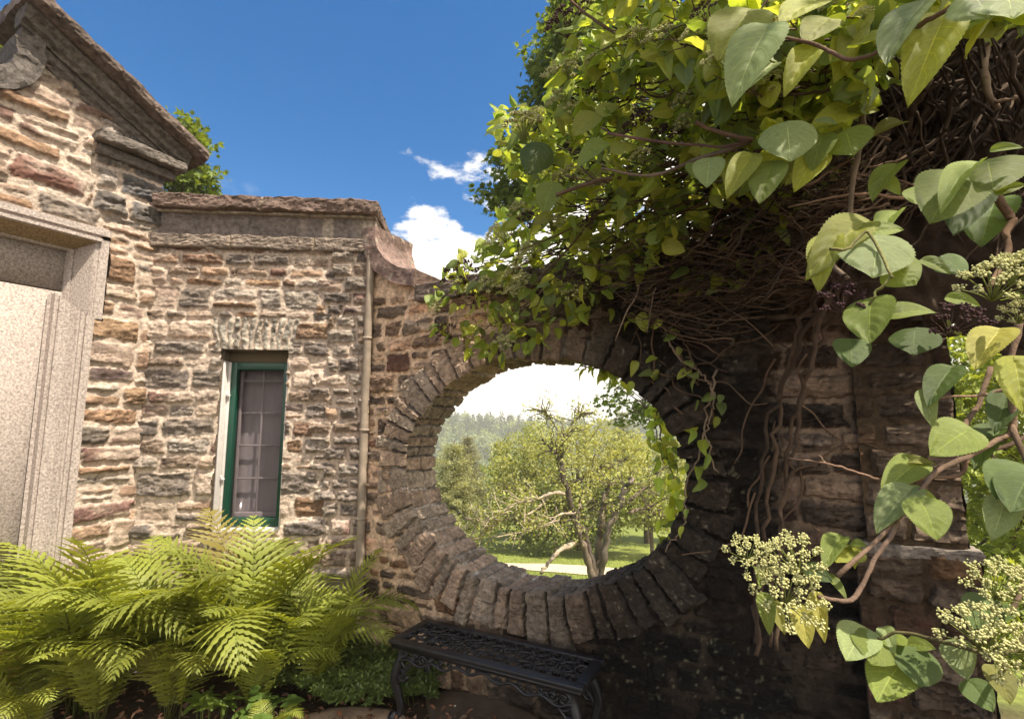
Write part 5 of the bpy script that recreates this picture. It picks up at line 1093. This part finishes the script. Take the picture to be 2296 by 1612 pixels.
# near stems
def st(fn, pts, r0, r1, col=(.19, .125, .085), sides=8): b_ = MB(); twig(b_, [at(*fn(x, y), Y) for x, y, Y in pts], r0, r1, col, .004, sides, 6); return adv(b_.build('branch', M_BARK))
st(c8, [(1345, -60, .80), (1320, 120, .80), (1335, 380, .80), (1280, 430, .80), (1140, 520, .79), (1010, 590, .78), (850, 780, .76), (590, 1000, .74)], .0052, .0032)
st(c8, [(850, 780, .76), (800, 870, .75), (720, 1010, .74), (650, 1110, .73), (520, 1095, .72)], .0036, .0028, (.25, .165, .12))
st(c8, [(1140, 520, .79), (1100, 590, .80), (960, 600, .81), (820, 620, .82), (700, 590, .84), (560, 550, .86), (375, 525, .88)], .0034, .0012, (.26, .16, .11))
st(c8, [(560, 555, .86), (500, 510, .87), (430, 515, .88)], .0016, .0008)
st(c8, [(1420, 420, .85), (1280, 470, .85), (1110, 500, .84)], .004, .003); st(c8, [(1230, 130, .86), (1180, 300, .85), (1100, 400, .83), (1140, 520, .79)], .0045, .0035, (.24, .16, .11))
st(c8, [(1330, 390, .80), (1420, 700, .76), (1400, 1000, .72), (1300, 1160, .70)], .0045, .003); st(c8, [(1420, 1200, .7), (1300, 1330, .68), (1100, 1300, .70), (900, 1260, .74), (760, 1270, .76)], .003, .002, (.14, .12, .05))
st(c8, [(1374, 220, .82), (1200, 250, .83), (990, 275, .85)], .0035, .0015, (.26, .17, .12))
st(c7, [(1210, -40, .84), (1110, 60, .86), (950, 150, .90), (830, 220, .93), (700, 262, .96), (600, 240, .98), (500, 200, 1.0), (320, 150, 1.0)], .0052, .0034, (.26, .16, .11))
st(c7, [(830, 100, 1.25), (760, 230, 1.25), (690, 380, 1.28), (740, 520, 1.3), (725, 650, 1.3), (690, 850, 1.3), (680, 1000, 1.25), (640, 1080, 1.2), (590, 1150, 1.1), (680, 1240, 1.0)], .009, .005, (.30, .21, .15), 8)
st(c7, [(925, 885, 1.3), (800, 870, 1.3), (650, 875, 1.3), (415, 918, 1.35)], .0045, .002, (.28, .17, .11)); st(c7, [(860, 625, 1.3), (740, 575, 1.3)], .003, .003); st(c7, [(480, 832, 1.4), (600, 760, 1.4), (700, 700, 1.35)], .004, .004, (.26, .16, .11))
st(c7, [(1290, 800, .95), (1400, 950, .95), (1370, 1030, .95), (1390, 1130, .93), (1300, 1280, .88)], .009, .004, (.26, .16, .10)); st(c7, [(1210, 90, 1.5), (1280, 190, 1.5), (1275, 300, 1.5), (1300, 400, 1.5), (1340, 490, 1.5)], .016, .008, (.26, .19, .13), 8); st(c7, [(1390, 80, 1.5), (1330, 170, 1.5), (1280, 200, 1.5)], .01, .008, (.24, .18, .13)); st(c7, [(1420, 430, 1.45), (1395, 490, 1.45)], .005, .003); st(c7, [(1330, 455, 1.48), (1425, 435, 1.45)], .006, .004)
st(c7, [(865, 1225, .74), (820, 1290, .745), (775, 1345, .75)], .0024, .0018, (.22, .22, .06)); st(c7, [(590, 1110, .8), (690, 1100, .8), (760, 1040, .8), (880, 1230, .76)], .0025, .0022, (.26, .24, .09))
st(c7, [(0, 545, 1.35), (60, 580, 1.35), (180, 610, 1.32), (260, 620, 1.3)], .006, .004, (.22, .13, .09)); st(c7, [(-400, 600, 1.6), (0, 650, 1.4), (80, 660, 1.35), (200, 640, 1.3)], .004, .003, (.24, .12, .10))
st(c6, [(1490, 640, 1.4), (1270, 700, 1.5), (1100, 770, 1.6), (980, 780, 1.65), (820, 750, 1.7)], .007, .004, (.24, .17, .12)); st(c6, [(1490, 620, 1.35), (1400, 610, 1.4), (1300, 570, 1.42)], .008, .005, (.22, .13, .09))
st(c6, [(1200, 770, 1.8), (980, 860, 2.0), (790, 960, 2.2), (600, 1060, 2.3), (460, 1110, 2.4)], .007, .003, BRN); st(c6, [(850, 880, 2.1), (700, 1070, 2.3), (580, 1200, 2.5), (460, 1320, 2.7), (360, 1370, 2.8)], .006, .003, BRN)
st(c6, [(680, 0, 1.8), (740, 60, 1.8), (860, 140, 1.75), (960, 200, 1.7)], .005, .006, BRN); st(c6, [(760, 250, 1.8), (860, 200, 1.75), (960, 160, 1.7)], .003, .005, BRN); st(c6, [(620, 870, 2.0), (700, 840, 1.98), (820, 800, 1.9), (900, 790, 1.85)], .009, .007, BRN); st(c6, [(660, 780, 2.0), (780, 810, 1.95)], .004, .003, BRN); st(c6, [(720, 735, 2.0), (790, 800, 1.95)], .003, .005, BRN)
st(c6, [(880, 1520, 2.5), (930, 1400, 2.4), (970, 1320, 2.35), (985, 1270, 2.3)], .003, .004, PALE); st(c6, [(1020, 1480, 2.4), (1040, 1360, 2.35), (1060, 1280, 2.3)], .0025, .003, PALE); st(c6, [(1490, 1290, 2.2), (1380, 1255, 2.25), (1280, 1265, 2.3), (1200, 1310, 2.35), (1140, 1310, 2.4)], .013, .007, (.24, .15, .09), 8)
# small pale and dried flower heads all through the mass
# individual near leaves
NSH = []
for q, (w_, fo, dr, cu, sd) in enumerate(((.46, .22, .45, .1, .12), (.36, .45, .7, .2, -.2), (.50, .12, .35, .5, .25), (.30, .6, .9, .1, .4))):
    V0, F0, U0 = leaf_shape(41, 19, 1, w_, fo, dr, serr=.03, pucker=.022, curl=cu, side=sd); me_ = mesh_np('leaf', V0, [F0], M_LEAFN, None, np.tile((.19, .24, .050), (len(V0), 1)), U0); NSH.append(me_); C.objects.unlink(me_)
used_n = {}
def nleaf(fn, bx, by, tx, ty, Y, k=0, dY=0.0, roll=0., tone=None, lab=None, wide=1.0):
    A = at(*fn(bx, by), Y + .02); B = at(*fn(tx, ty), Y - .02 + dY); D = B - A; L = np.linalg.norm(D); y_ = D / L
    view = unit(CAM - A); nrm = unit(view * .75 + np.array([0, 0, .6])); x_ = unit(np.cross(y_, nrm)); z_ = np.cross(x_, y_)
    c, s = math.cos(roll), math.sin(roll); x2 = x_ * c + z_ * s; z2 = np.cross(x2, y_)
    key = (k, tone)
    if key not in used_n:
        if tone is None: me_ = NSH[k].data
        else:
            me_ = NSH[k].data.copy(); n = len(me_.vertices); cc = np.ones((n, 4), np.float32); cc[:, :3] = TONES[tone]; me_.color_attributes['Col'].data.foreach_set('color', cc.ravel())
        used_n[key] = me_
    o = bpy.data.objects.new('leaf', used_n[key]); C.objects.link(o)
    M = Matrix([(x2[0], y_[0], z2[0], A[0]), (x2[1], y_[1], z2[1], A[1]), (x2[2], y_[2], z2[2], A[2]), (0, 0, 0, 1)]); M = M @ Matrix.Diagonal((L * wide * .76, L * .78, L * .78, 1)); o.parent = vine; o.matrix_parent_inverse = iv; o.matrix_basis = M
    if lab: o['label'] = lab
    return o
TONES = {'yellow': (.30, .32, .05), 'gold': (.33, .31, .07), 'grey': (.27, .33, .14), 'dark': (.085, .13, .035), 'olive': (.20, .20, .045)}
NL = [(c7, 405, 560, 428, 735, 1.10, 2, 'grey', 1.35), (c7, 805, 1065, 790, 1252, .78, 2, 'grey', 1.45), (c7, 778, 1345, 745, 1542, .76, 0, None, 1.1), (c7, 1165, 790, 1030, 990, .88, 0, None, 1.15), (c7, 1300, 725, 1330, 858, .86, 2, None, 1.7),
 (c7, 305, 140, 120, 430, .92, 1, 'grey', 1.0), (c7, 1010, 15, 765, 215, .86, 1, 'grey', 1.0), (c7, 1095, 95, 935, 425, .86, 1, 'yellow', .8), (c7, 225, 60, 65, 260, 1.0, 0, 'yellow', 1.1), (c7, 668, 590, 702, 700, 1.12, 2, None, 1.4),
 (c7, 335, 735, 258, 912, 1.12, 0, None, .9), (c7, 240, 702, 118, 862, 1.14, 1, 'yellow', .9), (c7, 680, 500, 500, 532, 1.15, 1, 'yellow', 1.0), (c7, 682, 505, 862, 455, 1.15, 1, 'yellow', .8), (c7, 905, 545, 780, 560, 1.2, 1, 'olive', .9),
 (c7, 885, 740, 740, 855, 1.1, 1, None, .9), (c7, 840, 800, 925, 860, 1.1, 1, None, .9), (c7, 1015, 830, 985, 905, 1.0, 0, None, 1.2), (c7, 890, 945, 770, 1000, .88, 3, None, 1.0), (c7, 780, 1030, 965, 1000, .84, 0, None, .9),
 (c7, 740, 1000, 448, 1150, .82, 3, 'yellow', 1.0), (c7, 600, 1065, 490, 1260, .83, 3, 'yellow', 1.0), (c7, 875, 1185, 1000, 1280, .78, 2, None, 1.3), (c7, 870, 1400, 1125, 1330, .80, 3, None, 1.2), (c7, 975, 1470, 960, 1585, .85, 2, 'dark', 1.3),
 (c7, 690, 1520, 700, 1640, .84, 0, 'dark', 1.2), (c7, 1015, 1160, 1165, 1200, .82, 1, None, .9), (c7, 1100, 1150, 1235, 1225, .85, 2, 'dark', 1.1), (c7, 1128, 1325, 1300, 1345, .80, 1, None, .9), (c7, 1325, 665, 1480, 630, .84, 3, None, 1.0),
 (c7, 1340, 850, 1490, 800, .86, 1, None, 1.1), (c7, 1240, 735, 1010, 845, .85, 3, None, .7), (c7, 1240, 830, 1130, 1050, .95, 0, 'dark', .8), (c7, 1330, 900, 1230, 1100, .98, 0, 'dark', .9), (c7, 1225, -30, 1330, 82, .72, 2, 'grey', 1.2),
 (c7, 1365, -60, 1440, 75, .70, 2, 'grey', 1.3), (c7, 1345, 1475, 1215, 1600, .72, 1, 'gold', 1.0), (c7, 585, 90, 460, 165, 1.05, 0, 'yellow', 1.0), (c7, 520, 225, 365, 355, 1.05, 3, 'yellow', 1.0), (c7, 335, 290, 215, 350, 1.15, 1, 'grey', 1.0),
 (c7, 560, 610, 510, 745, 1.15, 1, None, 1.1), (c7, 540, 690, 432, 832, 1.16, 1, 'yellow', 1.0), (c7, 60, 715, 40, 840, 1.3, 0, 'grey', 1.1), (c7, 540, 540, 655, 525, 1.13, 1, 'grey', .9), (c7, 530, 10, 340, 60, 1.0, 0, 'yellow', 1.0), (c7, 1380, 1330, 1460, 1290, .70, 1, None, .8),
 (c8, 945, 702, 1047, 892, .72, 0, None, 1.35), (c8, 895, 655, 712, 795, .76, 1, 'grey', .9), (c8, 895, 655, 1045, 700, .77, 1, None, .9), (c8, 925, 540, 765, 640, .80, 1, None, .9), (c8, 870, 525, 1030, 525, .81, 3, 'olive', .8),
 (c8, 1138, 402, 968, 495, .80, 0, None, .9), (c8, 1065, 148, 945, 275, .84, 1, 'dark', .9), (c8, 965, 245, 978, 382, .84, 3, 'grey', .9), (c8, 605, 855, 505, 935, .77, 3, None, 1.0), (c8, 645, 890, 565, 940, .77, 2, 'yellow', 1.0),
 (c8, 645, 885, 700, 855, .77, 1, None, .9), (c8, 640, 890, 682, 975, .77, 1, 'yellow', .8), (c8, 470, 980, 590, 1040, .74, 0, 'dark', .9), (c8, 555, 1015, 652, 1095, .75, 3, None, .9), (c8, 285, 1100, 318, 1272, .75, 3, None, 1.0),
 (c8, 330, 1130, 362, 1255, .76, 3, 'olive', .9), (c8, 435, 1155, 482, 1335, .72, 1, 'gold', 1.0), (c8, 505, 1100, 530, 1310, .73, 3, 'gold', .8), (c8, 262, 990, 275, 1035, .76, 3, None, .8), (c8, 700, 1240, 612, 1368, .76, 0, 'grey', 1.1), (c8, 755, 1265, 740, 1400, .75, 2, None, 1.4),
 (c8, 790, 1235, 828, 1330, .76, 1, 'grey', 1.0), (c8, 815, 1260, 885, 1300, .76, 2, None, .9), (c8, 845, 1395, 730, 1535, .74, 0, None, 1.1), (c8, 925, 1330, 945, 1505, .73, 2, 'dark', 1.3), (c8, 890, 1295, 1015, 1305, .75, 0, None, .9),
 (c8, 1090, 1295, 1130, 1465, .70, 0, 'grey', 1.0), (c8, 1250, 1400, 1350, 1560, .68, 1, 'olive', 1.3), (c8, 1150, 1460, 1265, 1600, .72, 0, 'dark', 1.2), (c8, 1260, 1125, 1115, 1205, .74, 0, 'dark', .9), (c8, 1400, 570, 1225, 660, .74, 0, 'dark', 1.1),
 (c8, 1290, 705, 1255, 858, .73, 1, 'grey', 1.0), (c8, 1390, 600, 1300, 740, .72, 0, 'dark', 1.0), (c8, 1300, 255, 1255, 405, .80, 1, 'dark', .9), (c8, 1280, 400, 1105, 490, .82, 3, 'dark', .9), (c8, 1335, 115, 1390, 360, .68, 0, 'yellow', .75),
 (c6, 805, 505, 920, 445, 1.75, 0, 'yellow', 1.1), (c6, 785, 515, 665, 600, 1.75, 0, 'yellow', 1.0), (c6, 875, 645, 1030, 640, 1.7, 2, 'yellow', 1.2), (c6, 820, 640, 680, 725, 1.72, 1, None, 1.0), (c6, 545, 650, 475, 795, 2.0, 2, 'dark', 1.1), (c6, 600, 825, 540, 962, 2.0, 0, None, 1.0), (c6, 1265, 710, 1285, 832, 1.5, 2, None, 1.2), (c6, 1455, 700, 1365, 865, 1.45, 0, 'yellow', .9),
 (c6, 1015, 190, 1125, 60, 1.6, 1, 'yellow', 1.0), (c6, 985, 235, 878, 410, 1.65, 1, None, .9), (c6, 1085, 185, 1000, 285, 1.6, 1, 'grey', 1.1), (c6, 795, 255, 782, 372, 1.8, 0, 'yellow', 1.0), (c6, 1150, 200, 1130, 300, 1.6, 2, 'grey', 1.2), (c6, 720, 1030, 745, 1125, 2.3, 2, 'yellow', 1.1)]
for q, (fn, bx, by, tx, ty, Y, k, tone, wd) in enumerate(NL[:98]): nleaf(fn, bx, by, tx, ty, Y, k, roll=RV.uniform(-.35, .35), tone=tone, wide=wd)
# flower heads: flat domes of small buds on a branched stalk
def icos(rad):
    g = (1 + 5 ** .5) / 2; v = np.array([(-1, g, 0), (1, g, 0), (-1, -g, 0), (1, -g, 0), (0, -1, g), (0, 1, g), (0, -1, -g), (0, 1, -g), (g, 0, -1), (g, 0, 1), (-g, 0, -1), (-g, 0, 1)]); v = v / np.linalg.norm(v[0]) * rad
    return v, np.array([(0, 11, 5), (0, 5, 1), (0, 1, 7), (0, 7, 10), (0, 10, 11), (1, 5, 9), (5, 11, 4), (11, 10, 2), (10, 7, 6), (7, 1, 8), (3, 9, 4), (3, 4, 2), (3, 2, 6), (3, 6, 8), (3, 8, 9), (4, 9, 5), (2, 4, 11), (6, 2, 10), (8, 6, 7), (9, 8, 1)])
def head(name, m_, col, scol, seed, rays=19, per=30, bud=.0021, R=.055):
    r = np.random.default_rng(seed); b = MB(); iv_, if_ = icos(1.0); ends = []
    for i in range(rays):
        ph = i * 2.399; rr = R * math.sqrt((i + .5) / rays); q = np.array([rr * math.cos(ph), rr * math.sin(ph), R * .55 * (1 - (rr / R) ** 2) + r.normal() * .003]); a = np.array([0, 0, -R * .7])
        b.tube(smooth_path([a, a * .35 + q * .45 + [0, 0, -.004], q], 4), np.linspace(.0013, .0007, 9), 4, col=np.tile(scol, (9, 1)))
        for j in range(per):
            e = q + rand_unit(1, r)[0] * np.array([1, 1, .5]) * R * .21 * r.random() ** .4 + [0, 0, .004]; ends.append(e)
            if j % 3 == 0: b.tube([q, e], .0005, 3, col=np.tile(scol, (2, 1)), cap=False)
    E_ = np.array(ends); n = len(E_); X = np.tile([1., 0, 0], (n, 1)); Y = np.tile([0, 1., 0], (n, 1)); Z = np.tile([0, 0, 1.], (n, 1)); V, Fs, cc, uv = scatter(iv_, [if_], E_, X, Y, Z, bud * r.uniform(.6, 1.25, n), np.array(col) * r.uniform(.75, 1.15, (n, 1))); b.add(V, Fs, cc)
    o = b.build(name, m_, None); C.objects.unlink(o); return o.data
FH = [head('flower_cluster', M_FLOWER, (.60, .58, .27), (.25, .28, .08), 600 + k) for k in range(2)]; DH = [head('dried_cluster', M_SEED, (.060, .028, .030), (.09, .05, .04), 610 + k, 14, 14, .0030) for k in range(2)]
def put(fn, x, y, rpx, Y, dried=False, tilt=(-.3, -.75, .8), k=0, lab=None):
    me_ = (DH if dried else FH)[k % 2]; o = bpy.data.objects.new(me_.name.split('.')[0], me_); C.objects.link(o); sc_ = {c6: .5036, c7: .5037, c8: .5349, c4: .4648}.get(fn, 0); s_ = rpx * sc_ / F * Y / .055 * 1.05 if sc_ else RV.uniform(.7, 1.15)
    z_ = unit(np.array(tilt) + RV.normal(size=3) * .25); x_ = unit(np.cross([0.3, 1, 0.1], z_)); y_ = np.cross(z_, x_); A = at(*fn(x, y), Y)
    o.parent = vine; o.matrix_parent_inverse = iv; o.matrix_basis = Matrix([(x_[0], y_[0], z_[0], A[0]), (x_[1], y_[1], z_[1], A[1]), (x_[2], y_[2], z_[2], A[2]), (0, 0, 0, 1)]) @ Matrix.Diagonal((s_, s_, s_, 1)); return o
for q, a in enumerate([(c8, 225, 930, 90, .74), (c8, 400, 945, 112, .73), (c8, 390, 1100, 125, .72), (c8, 1275, 1060, 115, .68), (c8, 1190, 1250, 130, .66), (c8, 1300, 1330, 120, .66), (c7, 1330, 1260, 135, .68), (c7, 1450, 1200, 110, .68), (c7, 1445, 1400, 80, .68),
  (c6, 640, 330, 85, 1.95), (c6, 470, 560, 92, 2.05), (c6, 640, 450, 66, 2.0), (c6, 465, 940, 66, 2.5), (c6, 365, 1050, 72, 2.6), (c6, 325, 1265, 62, 2.8), (c6, 440, 1290, 60, 2.75), (c6, 388, 1528, 50, 2.8), (c6, 690, 1300, 60, 2.6), (c6, 80, 1375, 34, 3.05), (c6, 500, 1120, 60, 2.5), (c6, 560, 930, 50, 2.4), (c6, 690, 240, 60, 1.9), (c7, 745, 60, 40, .95), (c6, 430, 1210, 50, 2.7)]): put(*a, k=q)
xq, yq = sample([(1000, 640), (1120, 520), (1220, 420), (1180, 250), (1290, 120), (1330, -20), (1900, -20), (1800, 150), (1500, 380), (1400, 560), (1200, 700), (1040, 720)], 22, np.random.default_rng(9))
for q, (x_, y_) in enumerate(zip(xq, yq)): put(lambda a_, b_: (a_, b_), x_, y_, 0, float(depthY(x_, y_)) - .06, k=q)
for q, a in enumerate([(c6, 650, 110, 92, 1.9), (c6, 740, 425, 62, 1.95), (c6, 990, 560, 82, 1.75), (c6, 1090, 625, 85, 1.72), (c6, 1170, 20, 60, 1.6), (c6, 500, 985, 55, 2.4), (c6, 760, 1000, 42, 2.2), (c6, 190, 1220, 82, 2.95), (c6, 125, 1480, 52, 3.0), (c6, 1440, 20, 70, 1.3), (c6, 250, 1330, 40, 2.9), (c6, 720, 40, 60, 1.9), (c7, 655, 1340, 105, .82), (c7, 1150, 1440, 115, .80), (c7, 640, 1260, 50, .85), (c7, 30, 60, 60, 1.2)]): put(*a, dried=True, k=q)

for o in bpy.data.objects:                              # broken stone keeps hard little facets
    if o.type == 'MESH' and o.data.materials and o.data.materials[0] == M_DARK: o.data.polygons.foreach_set('use_smooth', np.zeros(len(o.data.polygons), bool))
